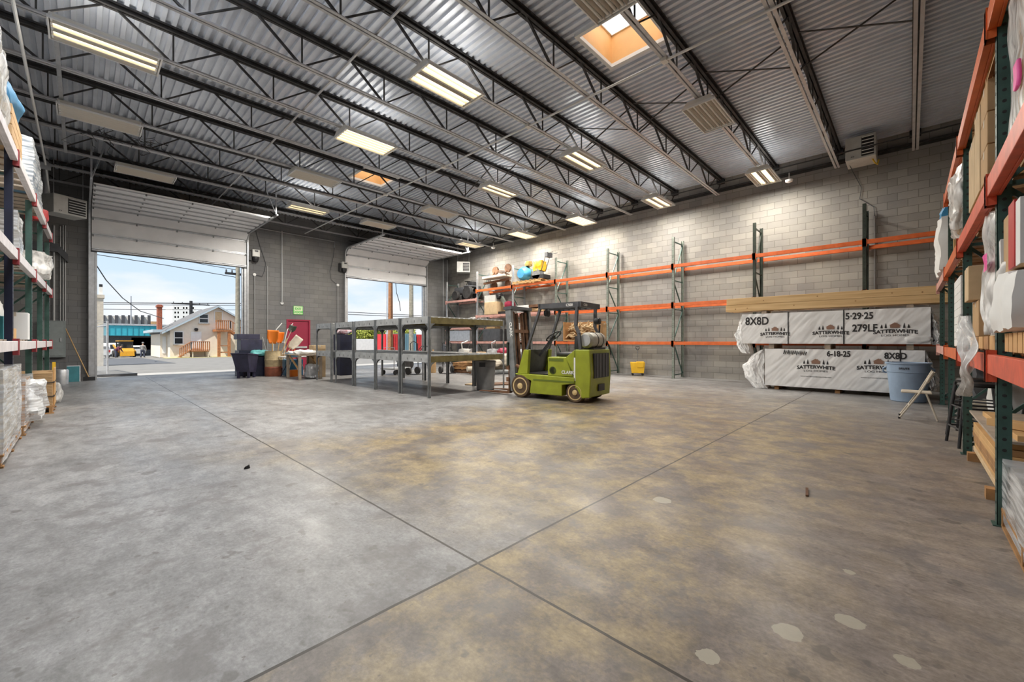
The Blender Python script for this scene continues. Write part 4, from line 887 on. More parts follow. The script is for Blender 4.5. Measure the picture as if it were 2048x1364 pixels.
# rack level 1.30
Z1, Z2, Z3 = 1.30, 2.45, 3.70
def shelf_boards(parent, y0, y1, z, m): pass
lyb = [4.2, 6.2, 8.2, 10.4, 12.3, 13.95]
names = ['nearest', 'second', 'third', 'fourth', 'farthest']
for i in range(1, 5):
    for z, nm in ((Z1, 'lower'), (Z2, 'middle'), (Z3, 'upper')):
        if z == Z3 and i > 3: continue
        yc = (lyb[i]+lyb[i+1])/2; o = MB(); L_ = lyb[i+1]-lyb[i]-.16
        for k in range(6): o.box(-.5, .5, -L_/2 + k*L_/6, -L_/2 + (k+.72)*L_/6, 0, .02)
        tag(o.build('slatted_deck', K['pine_grey'], loc=(lx(yc)-.535, yc, z+.001), rz=R(-1)), f'slatted wood deck on the {nm} level of the left rack, {names[i]} bay in view', 'deck', 'rack decks')
zz = .022
for i, (y, n_, seed) in enumerate(((7.2, 9, 1), (9.25, 9, 2), (11.3, 8, 3))):
    t = thing('siding_stack', ['stack of pale ribbed siding panels on the middle left shelf, nearest bay', 'stack of pale ribbed siding panels on the middle left shelf behind the first green post', 'short stack of pale ribbed siding panels on the middle left shelf, far bay'][i], 'stack', (lx(y)-.66, y, Z2+zz))
    for k in range(n_):
        MB().box(-.40, .22, -.86+.02*(k%2), .86, k*.115+(.012 if k else 0), k*.115+.103).build('panel_bundle', K['siding'], t)
    b = MB()
    for k in range(n_*4): b.box(.221, .226, -.84, .84, k*.0285+.004, k*.0285+.016)
    b.build('panel_edges', K['paper'], t)
t = wrapped_load('gold-brown wrapped bundle on the middle left shelf just past the dark blue post', (lx(9.0)-.18, 9.0, Z2+zz), .35, .7, .55, K['gold'], K['stretch'], 12, pal=False, rows=2, amp=.018)
lump('bunched clear film with white scraps on the middle left shelf at the third post', (lx(11.9)-.1, 11.7, Z2+zz), .5, .9, .45, K['bag'], 13, 'film', 'plastic_film', .4, .09)
# upper level
t = wrapped_load('gold foil insulation wrapped in milky film on the top left shelf', (lx(6.9)-.36, 6.85, Z3+zz), .8, 1.35, .72, K['gold'], K['bag'], 14, pal=False, rows=2, amp=.05)
lump('blue tarp bundle sitting on brown cartons on the top left shelf', (lx(8.4)-.35, 8.55, Z3+zz+.52), .75, 1.0, .34, K['blue_plastic'], 15, 'tarp', 'tarp_bundle', .5, .04)
for k in range(4): carton(f'brown carton on the top left shelf under the blue tarp, {["bottom","second","third","top"][k]} of its stack', (lx(8.6)-.36, 8.62, Z3+zz+k*.13), .72, 1.25, .125, K['kraft'], group='cartons under the blue tarp')
t = wrapped_load('blue and brown load swathed in clear film on the top left shelf, far bay', (lx(10.9)-.4, 11.05, Z3+zz), .85, 1.9, .82, K['blue_plastic'], K['stretch'], 16, pal=False, rows=2, amp=.035)
lump('red and white sack at the far end of the top left shelf', (lx(12.9)-.1, 12.7, Z3+zz), .3, .35, .22, K['red'], 17, 'sack', 'sack', .5, .05)
# lower level
tag(MB().box(-.02, .02, -.75, .75, 0, .95).build('chipboard_sheet', mat('chipboard', (.42,.25,.12), .8, 0, .4, 20), loc=(lx(7.2)-.75, 7.3, Z1+zz)), 'orange-brown chipboard sheet standing on the lower left shelf', 'board')
for y, sx, sz, m, lb in ((7.0, .5, .32, 'darkgrey', 'dark grey flat case on the lower left shelf left of the blue post'), (8.9, .5, .30, 'teal', 'dark green carton on the lower left shelf right of the blue post'), (11.2, .45, .34, 'darkgrey', 'dark carton on the lower left shelf past the first green post')): carton(lb, (lx(y)-.36, y, Z1+zz), sx, .9, sz, K[m])
carton('orange-brown carton at the front of the lower left shelf', (lx(9.15)-.14, 9.2, Z1+zz), .12, .6, .16, K['pine'], tape=False)
carton('white pail-shaped carton at the front of the lower left shelf', (lx(10.1)-.16, 10.1, Z1+zz), .3, .3, .42, K['white'])
lump('folded striped cloth draped on the cartons of the lower left shelf', (lx(8.95)-.36, 8.95, Z1+zz+.305), .4, .7, .22, K['paper'], 19, 'cloth', 'folded_cloth', .3, .05)
carton('long dark carton toward the back of the lower left shelf', (lx(10.9)-.8, 11.1, Z1+zz), .4, 1.6, .5, K['darkgrey'])
for y, x, sz, m, lb, cat in ((8.9, -.55, .6, 'paper', 'white carton with printed spots on the floor under the left rack', 'box'), (10.95, -.3, .55, 'steel_light', 'grey carton with a yellow band on the floor under the left rack', 'box')): carton(lb, (lx(y)+x-.5, y+.0, .0 if y > 9.5 else .0), .45, .5, sz+.38 if y < 9.5 else sz, K[m])
t = thing('level_tool', 'yellow spirit level standing at the last post of the left rack', 'tool', (lx(13.6)+.1, 13.2, 0)); MB().box(-.025, .025, -.012, .012, 0, .85).build('level_body', K['yellow'], t)

# ------------------------------------------------------------ right rack goods (front near y=-.44)
A_, B_, C_ = 1.205, 2.455, 3.635
def R3(label, x0, x1, z0, z1, y0=-.47, y1=-1.3, m='kraft', name='cardboard_box', cat='box', group=None, tape=True):
    return carton(label, ((x0+x1)/2, (y0+y1)/2, z0), x1-x0, abs(y1-y0), z1-z0, K[m], group=group, name=name, tape=tape)
for i in range(4):
    for z, nm in ((1.185, 'lower'), (2.435, 'middle'), (3.615, 'upper')):
        if z > 3 and i == 3: continue
        xc = (RX[i]+RX[i+1])/2; o = MB(); L_ = RX[i+1]-RX[i]-.12
        for k in range(7): o.box(-L_/2 + k*L_/7, -L_/2 + (k+.7)*L_/7, -.44, .44, 0, .02)
        tag(o.build('slatted_deck', K['pine_dark'], loc=(xc, -.97, z+.021)), f'slatted deck on the {nm} level of the right rack, ' + ['bay beside the camera','bay past the near post','third bay from the camera','bay nearest the block wall'][i], 'deck', 'rack decks')
A_ += .022; B_ += .022; C_ += .022
# top level: pallets of boards seen from below
for i, (x, lb) in enumerate(((3.2, 'wood pallet with planks on the top right shelf nearest the camera'), (5.8, 'wood pallet with planks on the top right shelf past the nearest green post'), (8.3, 'wood pallet with planks on the top right shelf, third bay'))):
    t = thing('loaded_pallet', lb, 'pallet', (x, -.98, C_)); pallet_mb(1.9, .95).build('pallet', K['pine'], t); b = MB()
    for k in range(5): b.box(-1.0, 1.0, -.46, .46, .14+k*.09, .14+k*.09+.082)
    b.build('planks', K['pine_dark'], t)
# middle level, second bay: three cartons near the post, more behind
for k in range(3):
    t = R3(f'kraft carton beside the near green post, {["bottom","middle","top"][k]} of its stack of three', 5.2, 5.62, B_+.19+k*.27, B_+.19+k*.27+.262, -.46, -.98, 'kraft', group='cartons beside the green post')
    if k < 2:
        b = MB(); y0 = .06
        b.box(-.2115, -.2105, -.02, .16, .09, .094).box(-.2115, -.2105, -.02, .16, .166, .17).box(-.2115, -.2105, -.02, -.016, .09, .17).box(-.2115, -.2105, .156, .16, .09, .17)
        for q in range(5): b.box(-.2115, -.2105, .0+q*.028, .016+q*.028, .11, .15)
        b.build('printed_mark', K['ink'], t)
t = thing('loaded_pallet', 'wood pallet under the kraft cartons on the middle right shelf', 'pallet', (5.9, -.93, B_)); pallet_mb(1.6, .9).build('pallet', K['pine'], t); b = MB(); b.box(-.8, .8, -.45, .45, .137, .185); b.build('plywood_top', K['pine'], t)
for k, (x0, x1, z1) in enumerate(((5.66, 6.05, .78), (6.08, 6.6, .66))): R3(f'kraft carton behind the front carton stack on the middle right shelf, ' + ('nearer' if k == 0 else 'farther'), x0, x1, B_+.19, B_+.19+z1, -.455, -1.2, 'kraft_pale', group='cartons behind')
lump('torn milky film hanging off the cartons on the middle right shelf', (7.5, -.44, B_+.1), .8, .10, .85, K['bag'], 22, 'film', 'plastic_film', .35, .08, 14)
t = wrapped_load('film-wrapped load with pink marker on the middle right shelf, nearest the camera', (3.35, -.86, B_), 1.7, .80, .92, K['kraft'], K['bag'], 23, rows=3, amp=.018)
tag_ = MB().blob(.30, .40, .41, .43, .26, .42, 6, .008, 5, 3, .4).build('pink_marker_patch', K['pink'], t, smooth=True)
# middle level, third and fourth bays
t = thing('panel_stack', 'pine panels standing on edge on the middle right shelf beside a white bag', 'boards', (8.9, -.8, B_))
for k in range(5): MB().box(-.06+k*.13, .0+k*.13, -.36, .34-.02*k, 0, 1.0-.05*k).build('panel', K['pine'], t, bevel=.004)
lump('large white sack overhanging the middle right shelf near the block wall', (10.9, -.66, B_), 1.5, .62, 1.0, K['paper'], 25, 'sack', 'white_sack', .28, .04, 12)
lump('pale blue film bundle on top of the large white sack', (11.0, -.6, B_+1.0), .5, .4, .26, K['sky_blue'], 26, 'film', 'plastic_film', .5, .06, 8)
t = thing('loaded_pallet', 'wood pallet of boards on the middle right shelf, third bay', 'pallet', (8.1, -.95, B_)); pallet_mb(.95, .9).build('pallet', K['pine_dark'], t)
R3('kraft carton in torn film on the middle right shelf, third bay', 7.2, 7.5, B_, B_+.8, -.47, -1.2, 'kraft_pale')
# lower level
t = thing('cardboard_box', 'brown carton with a red and white side on the lower right shelf', 'box', (4.06, -.66, A_+.52))
MB().box(-.33, .30, -.3, .2, 0, .38).build('box_body', K['kraft'], t, bevel=.006); MB().box(-.334, -.2, .2, .206, .0, .38).box(-.338, -.332, -.3, .205, 0, .38).build('white_print', K['paper'], t); MB().box(-.20, .0, .2, .212, -.0, .40).build('red_print', K['red'], t)
MB().box(.30, .36, -.28, .21, .02, .30, Matrix.Rotation(R(8), 4, 'Y')).build('open_flap', K['paper'], t)
lump('plump white sack on the lower right shelf under the red and white carton', (4.05, -.66, A_+.13), .75, .5, .38, K['paper'], 28, 'sack', 'white_sack', .25, .03, 10)
for k in range(5): boards(f'short offcut block on the lower right shelf under the white sack, {ORD[k]} from the post', (4.34-k*.16, -.62, A_), 1, .13, .3, .125, K['pine'], cat='block', name='wood_block', group='offcut blocks')
lump('crinkled grey film with a tied tail on the white sack beside the nearest green post', (4.32, -.50, A_+.44), .24, .1, .16, K['bag'], 29, 'film', 'plastic_film', .5, .05, 8)
# clear bag draped over the second bay
def sheet(label, x0, x1, z0, z1, y, m, seed, name='plastic_film', cat='film', taper=.5, amp=.05):
    def fn(u, v):
        z = z0 + (z1-z0)*v; k = taper + (1-taper)*v; xc = (x0+x1)/2 + .12*math.sin(v*5+seed); x = xc + (u-.5)*(x1-x0)*k
        return Vector((x, y + amp*noise.noise(Vector((seed, u*5, v*4))) + amp*.6*noise.noise(Vector((seed+4, u*13, v*2))) + .05*math.sin(math.pi*u), z))
    o = MB().grid(fn, 30, 30).build(name, m, smooth=True); o.modifiers.new('thick', 'SOLIDIFY').thickness = .003; return tag(o, label, cat)
sheet('milky plastic sheet with a pink patch draped down the front of the right rack', 4.75, 5.35, 1.35, 2.30, -.50, K['bag'], 31, taper=.75, amp=.04)
o = MB().grid(lambda u, v: Vector((4.92+.22*u, -.435+.02*math.sin(6*u)*v, 1.86+.13*v*(1-.5*u))), 6, 6).build('pink_patch', K['pink']); tag(o, 'bright pink scrap stuck to the milky plastic sheet on the right rack', 'scrap')
sheet('twisted tail of milky plastic hanging below the lower beam of the right rack', 4.72, 4.98, .86, 1.50, -.345, K['bag'], 34, taper=.4, amp=.05)
R3('tall pale carton panel behind the plastic sheet on the lower right shelf', 5.35, 6.1, A_+.12, A_+.85, -.56, -.9, 'beige', tape=False)
R3('tilted kraft carton poking out of the plastic sheet on the lower right shelf', 6.45, 6.85, A_+.5, A_+.86, -.44, -.9, 'kraft_pale')
R3('kraft carton under the tilted carton on the lower right shelf', 6.3, 6.85, A_+.12, A_+.49, -.5, -1.1, 'kraft')
for k in range(6): boards(f'upright-ended pine offcut along the lower right shelf edge, {ORD[k]} past the nearest green post', (4.75+k*.38, -.66, A_), 1, .30, .36, .115, K['pine' if k % 2 else 'pine_dark'], cat='block', name='wood_block', group='offcut blocks past the post')
t = thing('panel_stack', 'stack of white foam panels on the lower right shelf, third bay', 'panels', (8.55, -.68, A_))
for k in range(9): MB().box(-.55, .55, -.22, .20, k*.105, k*.105+.1).build('foam_panel', K['paper'], t)
R3('grey concrete-coloured carton in front of the white foam panels', 7.75, 7.98, A_, A_+.42, -.46, -.8, 'steel_light', tape=False)
R3('low grey carton beside the white foam panels', 7.35, 7.72, A_, A_+.22, -.46, -.8, 'steel_light', tape=False)
# floor under the right rack
t = thing('board_stack', 'knee-high stack of pine boards on the floor under the right rack', 'boards', (5.95, -.95, 0))
for x in (-.75, .75): MB().box(x-.05, x+.05, -.45, .5, 0, .09).build('bearer', K['pine_dark'], t)
rb = random.Random(5); z = .09
for k in range(8):
    hh = .05; y = -.45
    while y < .40:
        ww = rb.choice((.14, .19, .24)); x0 = -.98 + rb.uniform(-.02, .07) - (.10 if k == 2 else 0)
        MB().box(x0, .95 + rb.uniform(-.05, .05), y, min(y+ww, .45)-.008, z, z+hh).build('board', K[rb.choice(('pine','pine','pine_dark','kraft_pale'))], t, bevel=.004); y += ww
    z += hh + .002
MB().box(-.99, .95, -.45, .47, z, z+.02).build('plywood_sheet', K['pine_grey'], t)
for k, (x, y, L_, w_, h_, rz, zz_, lb) in enumerate(((5.75, -.62, 1.5, .10, .05, 2, .52, 'loose pine board lying along the front of the knee-high board stack'), (5.2, -.82, .8, .12, .06, 50, .575, 'pine board lying crosswise on the knee-high board stack'), (5.9, -.95, 1.7, .14, .05, -3, .64, 'long pale board on top of the loose boards under the right rack'), (5.0, -1.0, .6, .2, .05, 12, .70, 'short wide pine board at the top of the loose boards'))):
    boards(lb, (x, y, zz_), 1, L_, w_, h_, K['pine' if k != 2 else 'pine_dark'], rz=R(rz))
t = wrapped_load('low film-wrapped pallet on the floor at the right edge, nearest the camera', (3.72, -.92, 0), 1.5, .92, .31, K['siding'], K['stretch'], 37, rows=2, amp=.008)
# stools
def stool(label, loc, rz):
    t = thing('bar_stool', label, 'stool', loc, rz, 'black metal stools')
    for sx in (-1, 1):
        for sy in (-1, 1): MB().tube([(sx*.24, sy*.24, 0), (sx*.20, sy*.20, .45), (sx*.17, sy*.17, .74)], .016, 8).build('leg', K['black'], t, smooth=True)
    for z, r in ((.22, .225), (.48, .198)):
        for s in (-1, 1): MB().cyl((-r, s*r, z), (r, s*r, z), .011, n=8).build('stretcher', K['black'], t); MB().cyl((s*r, -r, z), (s*r, r, z), .011, n=8).build('stretcher', K['black'], t)
    MB().lathe([(.0,.74),(.19,.74),(.2,.76),(.18,.785),(0,.785)], 24).build('seat', K['black'], t, smooth=True)
    MB().tube([(-.19,-.18,.74),(-.2,-.22,1.0),(.2,-.22,1.0),(.19,-.18,.74)], .013, 8).build('back_hoop', K['black'], t, smooth=True)
    return t
stool('black metal bar stool under the right rack behind the second green post', (7.62, -.62, 0), R(10)); stool('black metal bar stool farther under the right rack, toward the folding chair', (8.5, -.66, 0), R(-15)); stool('black metal bar stool in the shadow behind the other two stools', (8.15, -1.30, 0), R(20))
lump('white wrapped bundle standing behind the bar stools', (8.95, -1.12, 0), .8, .6, .95, K['paper'], 41, 'bundle', 'wrapped_bundle', .2, .03)
lump('crumpled grey paper on the floor by the stools', (9.95, -.85, 0), .5, .5, .35, K['beige'], 43, 'paper', 'crumpled_paper', .5, .08)
o = lump('large dark plastic-covered bulk behind the boards at the wall end of the right rack', (10.9, -1.2, 0), 1.6, .9, 1.0, K['darkgrey'], 45, 'bundle', 'covered_bundle', .2, .04)

# ------------------------------------------------------------ clutter between the garage doors
def tilt_cart(loc, rz):
    t = thing('tilt_cart', 'dark plastic tilt cart with a flared top beside the left garage door', 'cart', loc, rz)
    b = MB(); bot = [(-.20,-.22,.22),(.20,-.22,.18),(.20,.22,.18),(-.20,.22,.22)]; top = [(-.42,-.27,.86),(.27,-.27,.80),(.27,.27,.80),(-.42,.27,.86)]
    b.add(bot + top, ((0,3,2,1),(0,1,5,4),(1,2,6,5),(2,3,7,6),(3,0,4,7))); o = b.build('tub', K['navy_bin'], t); o.modifiers.new('thick', 'SOLIDIFY').thickness = .02
    MB().tube([*[Vector(p) for p in top], Vector(top[0])], .025, 8).build('rim', K['navy_bin'], t, smooth=True)
    for sx in (-.17, .17):
        for sy in (-.17, .17): MB().box(sx-.04, sx+.04, sy-.03, sy+.03, 0, .26).build('leg', K['navy_bin'], t)
    return t
tilt_cart((4.05, 16.95, 0), R(48))
t = thing('barrel', 'old tan and rust-red barrel filled with tools beside the tilt cart', 'barrel', (4.95, 17.05, 0))
MB().lathe([(.27,0),(.29,.03),(.29,.30),(.30,.31),(.29,.32),(.285,.36)], 36).build('lower_band', K['barrel_red'], t, smooth=True)
MB().lathe([(.285,.36),(.29,.58),(.30,.60),(.29,.62),(.285,.92),(.295,.93),(.275,.93),(.27,.40),(0,.40)], 36).build('upper_body', K['barrel_tan'], t, smooth=True)
MB().box(-.012, .012, -.298, -.285, 0, .92).build('seam', K['rust'], t, rz=R(40))
def scoop(label, base, top, w, h, m, hm, name='shovel', curve=.05):
    """long tool standing head-up: handle from base to top, blade beyond"""
    t = thing(name, label, 'tool', base); a = Vector((0,0,0)); d = Vector(top) - Vector(base); MB().tube([a, d], .014, 8).build('handle', hm, t)
    u = d.normalized(); r = Vector((.78, -.62, 0)); r = (r - u*r.dot(u)).normalized(); nn = u.cross(r)
    o = MB().grid(lambda p, q: d - u*.05 + u*(h*q) + r*((p-.5)*w*(.55+.45*min(1, q*2.5))) + nn*(curve*(1-(2*p-1)**2)), 8, 8).build('blade', m, t, smooth=True); o.modifiers.new('thick', 'SOLIDIFY').thickness = .006
    return t
bx, by = 4.95, 17.05
scoop('orange plastic snow shovel standing head-up in the barrel, left of the pair', (bx-.08, by-.05, .41), (bx-.06, by-.1, 1.25), .40, .50, K['safety'], K['pine'], 'snow_shovel')
scoop('orange plastic scoop standing head-up in the barrel, right of the pair', (bx+.05, by-.08, .41), (bx+.16, by-.12, 1.27), .26, .42, K['safety'], K['pine'], 'snow_shovel')
scoop('dark blade shovel standing head-up in the barrel, tallest on the right', (bx+.10, by+.02, .41), (bx+.62, by+.02, 1.70), .28, .26, K['rack_dark'], K['pine_grey'])
scoop('flat bamboo-coloured broom rake leaning right in the barrel', (bx+.12, by+.08, .41), (bx+.55, by-.15, 1.05), .34, .55, K['beige'], K['pine'], 'rake')
for k, (dx, dy, h_, lb) in enumerate(((-.15, .1, 1.45, 'slim grey tool handle in the barrel, leaning left'), (.0, .12, 1.55, 'slim pine tool handle at the back of the barrel'), (.2, -.05, 1.4, 'slim pine tool handle in the barrel beside the rake'), (.28, .1, 1.3, 'pale tool handle in the barrel, leaning right'))):
    tag(MB().cyl((bx+dx*.6, by+dy*.6, .41), (bx+dx*2.2, by+dy*1.5, h_), .014, n=8).build('garden_tool', K['pine' if k else 'galv']), lb, 'tool handle', 'handles in the barrel')
t = thing('hand_truck', 'bent pale metal hand truck standing behind the barrel', 'hand truck', (5.35, 17.75, 0))
for x in (-.2, .2): MB().tube([(x, 0, .1), (x, .0, 1.3), (x+.1, 0, 1.75), (x+.3, 0, 2.0)], .016, 8).build('rail', K['paper'], t, smooth=True)
for z in (.3, .8, 1.25): MB().cyl((-.2,0,z), (.2,0,z), .012, n=8).build('cross_bar', K['paper'], t)
MB().box(-.22, .22, -.2, .02, .0, .02).build('toe_plate', K['galv'], t)
carton('tall stack of dark plastic tote bins behind the tilt cart', (4.35, 17.95, 0), .72, .6, .95, K['navy'], tape=False, name='tote_bin')
carton('dark plastic tote bin leaning open on top of the tall tote bin', (4.40, 17.95, .955), .7, .55, .40, K['navy_bin'], tape=False, name='tote_bin'); carton('dark lidded tote bin topmost on the tote bins behind the tilt cart', (4.32, 18.0, 1.36), .74, .5, .20, K['navy_bin'], tape=False, name='tote_bin')
carton('dark blue crate on the floor between the tilt cart and the barrel', (4.62, 17.5, 0), .5, .4, .72, K['navy'], tape=False, name='crate')
lump('turquoise rumpled tarp lying on the dark blue crate', (4.6, 17.45, .725), .6, .4, .22, mat('turquoise tarp', (.12,.42,.42), .6, 0, .3, 8), 51, 'tarp', 'tarp', .5, .06)
t = thing('work_table', 'small white folding table with a blue tray near the barrel', 'table', (5.45, 16.35, 0))
MB().box(-.42, .42, -.32, .42, .70, .735).build('table_top', K['white'], t, bevel=.006)
for s in (-1, 1):
    MB().tube([(s*.36,-.3,0),(s*.1,-.05,.70)], .015, 8).build('leg', K['white'], t); MB().tube([(s*.36,.36,0),(s*.1,.1,.70)], .015, 8).build('leg', K['navy'], t)
t = thing('paint_tray', 'blue plastic tray heaped with white rags on the small white table', 'tray', (5.35, 16.25, .736)); MB().lathe([(.20,0),(.24,.12),(.25,.13),(.23,.12),(.19,.01),(0,.01)], 24).build('tray_body', K['blue_plastic'], t, smooth=True); MB().blob(-.18, .18, -.18, .18, .03, .19, 8, .04, 6, 2, .6).build('rags', K['paper'], t, smooth=True)
t = thing('work_bench', 'rough wood bench with braced legs beside the small white table', 'bench', (5.05, 14.65, 0))
MB().box(-.05, .75, 0, 1.25, .80, .845).build('bench_top', K['pine_grey'], t, bevel=.006)
for x in (0, .68):
    for y in (.02, 1.15): MB().box(x-.035, x+.05, y, y+.075, 0, .80).build('leg', K['pine_grey'], t)
MB().bar((.0,.08,.32), (.0,1.0,.78), .03, .07).build('brace', K['pine'], t); MB().bar((.68,.08,.32), (.68,1.0,.78), .03, .07).build('brace', K['pine'], t)
lump('heap of white plastic hangers and scraps on the rough wood bench', (5.35, 15.1, .847), .55, .7, .12, K['paper'], 53, 'scraps', 'plastic_scraps', .4, .07)
carton('kraft carton leaning behind the rough wood bench', (5.95, 15.55, 0), .4, .5, 1.15, K['kraft_pale'])
carton('orange bucket-shaped case on the floor under the small white table', (5.42, 16.32, 0), .30, .3, .24, K['safety'], tape=False, name='tool_case')
carton('dark blue tote on the floor behind the small white table', (5.6, 17.05, 0), .6, .5, .60, K['blue_plastic'], tape=False, name='tote_bin')
lump('silver wrinkled bag on the floor under the rough wood bench', (5.55, 15.0, 0), .40, .4, .50, K['galv'], 54, 'bag', 'foil_bag', .5, .07)
carton('black crate on the floor behind the silver bag', (5.68, 15.55, 0), .14, .45, .45, K['black'], tape=False, name='crate')
t = thing('spade', 'spade with an orange D handle standing before the crimson door', 'tool', (6.05, 18.2, 0)); MB().cyl((0,0,.25), (0,.1,.85), .015).build('shaft', K['orange'], t); MB().tube([(-.07,.12,1.02),(.07,.12,1.02),(.05,.11,.92),(0,.1,.85),(-.05,.11,.92),(-.07,.12,1.02)], .014, 8).build('d_handle', K['safety'], t, smooth=True); MB().box(-.1,.1,-.01,.01,0,.28).build('blade', K['steel'], t)
# beyond the shelves, in front of the right garage door
carton('big dark blue gaylord-style tote standing behind the steel shelves', (7.02, 15.75, 0), .55, .62, 1.55, K['navy'], tape=False, name='tote_bin')
lump('red, white and blue scraps heaped on the big dark blue tote', (7.02, 15.75, 1.553), .5, .55, .2, mat('mixed scraps', (.45,.08,.1), .7, 0, .3, 9, col2=(.6,.62,.68)), 56, 'scraps', 'scrap_heap', .5, .07)
t = thing('platform_cart', 'grey push-handle platform cart behind the steel shelves', 'cart', (8.6, 14.6, 0), R(20))
MB().box(-.5, .5, -.35, .35, .2, .25).build('platform', K['steel_light'], t); MB().tube([(-.48,-.3,.25),(-.48,-.3,1.05),(-.48,.3,1.05),(-.48,.3,.25)], .018, 8).build('push_handle', K['galv'], t, smooth=True)
for x in (-.4,.4):
    for y in (-.28,.28): MB().lathe([(.02,-.02),(.09,-.02),(.09,.02),(.02,.02)], 16, (x,y,.09), 'y').build('caster', K['black'], t)
t = thing('pressure_washer', 'dark engine-driven machine with a looped handle standing in the right garage door', 'machine', (10.3, 16.6, 0), R(-20))
MB().box(-.4, .4, -.25, .25, .5, .55).build('frame', K['black'], t); MB().blob(-.3, .1, -.2, .2, .55, .9, 8, .03, 6, 3, .35).build('engine', K['darkgrey'], t, smooth=True); MB().blob(.1, .35, -.16, .16, .55, .8, 6, .02, 6, 4, .3).build('pump', K['black'], t, smooth=True)
MB().tube([(.35,-.22,.55),(.75,-.22,1.05),(1.0,-.22,1.05),(1.0,.22,1.05),(.75,.22,1.05),(.35,.22,.55)], .018, 8).build('loop_handle', K['black'], t, smooth=True)
for s in (-1,1): MB().lathe([(.05,-.04),(.26,-.04),(.26,.04),(.05,.04)], 24, (.0,s*.3,.26), 'y').build('wheel', K['rubber'], t, smooth=True); MB().cyl((-.36,s*.2,0),(-.36,s*.2,.5),.02).build('leg', K['black'], t)
for i, (x, y, rz, lb) in enumerate(((9.0, 13.9, 15, 'dark hand truck with round wheels standing behind the steel shelves, left one'), (10.2, 13.4, -10, 'dark hand truck with round wheels standing behind the steel shelves, right one'))):
    t = thing('hand_truck', lb, 'hand truck', (x, y, 0), R(rz), 'hand trucks')
    for sx in (-.2, .2): MB().tube([(sx,0,.05),(sx,.05,1.2)], .016, 8).build('rail', K['black'], t); MB().lathe([(.03,-.03),(.14,-.03),(.14,.03),(.03,.03)], 18, (sx*1.3,.1,.14), 'x').build('wheel', K['rubber'], t, smooth=True)
    MB().box(-.25,.25,-.25,.02,0,.02).build('toe_plate', K['black'], t); MB().tube([(-.2,.05,1.2),(0,.07,1.3),(.2,.05,1.2)], .016, 8).build('handle', K['black'], t)
# pile against the rack near the corner
t = thing('pallet_stack', 'broken wood pallets and boards piled on the floor by the far rack', 'pallets', (11.2, 13.2, 0), R(15))
for k in range(3): pallet_mb(1.1, 1.0, z=k*.145).build('pallet', K['pine_dark' if k else 'rust'], t, rz=R(k*6-5))
for k, (y, z, L_, lb) in enumerate(((11.9, .22, 2.4, 'long grey pipe lying in the pile by the far rack, uppermost'), (11.6, .09, 2.6, 'long grey pipe lying on the floor by the far rack, lowermost'))):
    tag(MB().cyl((10.3, y+.4, z), (10.3+L_, y-.5, z), .10, n=14).build('pipe_length', K['steel' if k else 'beige'], smooth=True), lb, 'pipe', 'pipes by the far rack')
lump('heap of tan canvas and burlap on the pipes by the far rack', (11.6, 11.9, .32), 1.5, .9, .45, K['beige'], 60, 'canvas', 'canvas_heap', .55, .12, 14)
carton('kraft carton behind the burlap heap by the far rack', (11.0, 12.55, .44), .8, .25, .42, K['kraft'])
lump('crimson and white bundle on the burlap heap', (12.2, 12.2, .75), .5, .4, .25, K['crimson'], 61, 'bundle', 'cloth_bundle', .5, .07)
for k, (x, y, m, s, lb) in enumerate(((10.0, 12.9, 'pine', .55, 'orange-brown gas-bottle-shaped tank standing behind the far shelf end'),)):
    tag(MB().lathe([(.11,0),(.12,.03),(.12,.75),(.06,.85),(.03,.87),(.03,.95),(0,.95)], 18).build('gas_cylinder', K['kraft'], smooth=True, loc=(x, y+1.2, .0)), lb, 'tank')
# small workshop machines on the floor in front of the far rack
rm = random.Random(11)
for k, (x, y, lb) in enumerate(((11.9, 14.3, 'pale jointed workshop machine with levers by the far rack, left'), (12.6, 13.2, 'grey cast saw machine by the far rack, middle'), (12.9, 12.2, 'white motor unit with a red cord by the far rack, right'))):
    t = thing('workshop_machine', lb, 'machine', (x, y, 0), R(20*k)); m = K[('tin','galv','paper')[k]]
    MB().box(-.3,.3,-.25,.25,0,.62).build('stand', K['darkgrey'], t); MB().blob(-.28,.28,-.22,.22,.62,.95,8,.03,6,k,.3).build('motor_housing', m, t, smooth=True)
    MB().tube([(-.2,0,.9),(-.25,0,1.2),(.1,0,1.3)], .03, 8).build('arm', m, t, smooth=True); MB().lathe([(.03,-.02),(.16,-.02),(.16,.02),(.03,.02)], 20, (.15,-.24,.8), 'y').build('hand_wheel', K['galv'], t, smooth=True); MB().tube([(.2,.1,.95),(.35,.12,1.25)], .014, 6).build('lever', K['black'], t)
lump('grey bundle of cable hung on a stand by the right garage door jamb', (13.75, 18.2, .75), .4, .4, .35, K['darkgrey'], 64, 'cable', 'cable_coil', .5, .09)
t = thing('tube_stand', 'light tubular stand by the right garage door jamb', 'stand', (13.75, 18.2, 0))
for s in (-1,1): MB().tube([(s*.2,-.2,0),(s*.2,0,.74),(s*.2,.2,0)], .014, 8).build('leg', K['galv'], t)
MB().cyl((-.2,0,.74),(.2,0,.74),.014).build('top_bar', K['galv'], t)
# low cardboard under the forks
for k, (x, y, rz, lb) in enumerate(((8.3, 9.3, 20, 'flattened kraft carton piece on the floor beyond the forklift forks'), (8.7, 8.9, -25, 'torn brown board scrap on the floor beyond the forklift forks'))):
    tag(MB().box(-.4,.4,-.3,.3,.0,.03).build('cardboard_scrap', K['kraft_pale' if k == 0 else 'rust'], loc=(x, y, 0), rz=R(rz)), lb, 'cardboard')
carton('tipped kraft carton on the floor beyond the forklift forks', (8.75, 9.6, .0), .5, .45, .45, K['beige'], R(30))

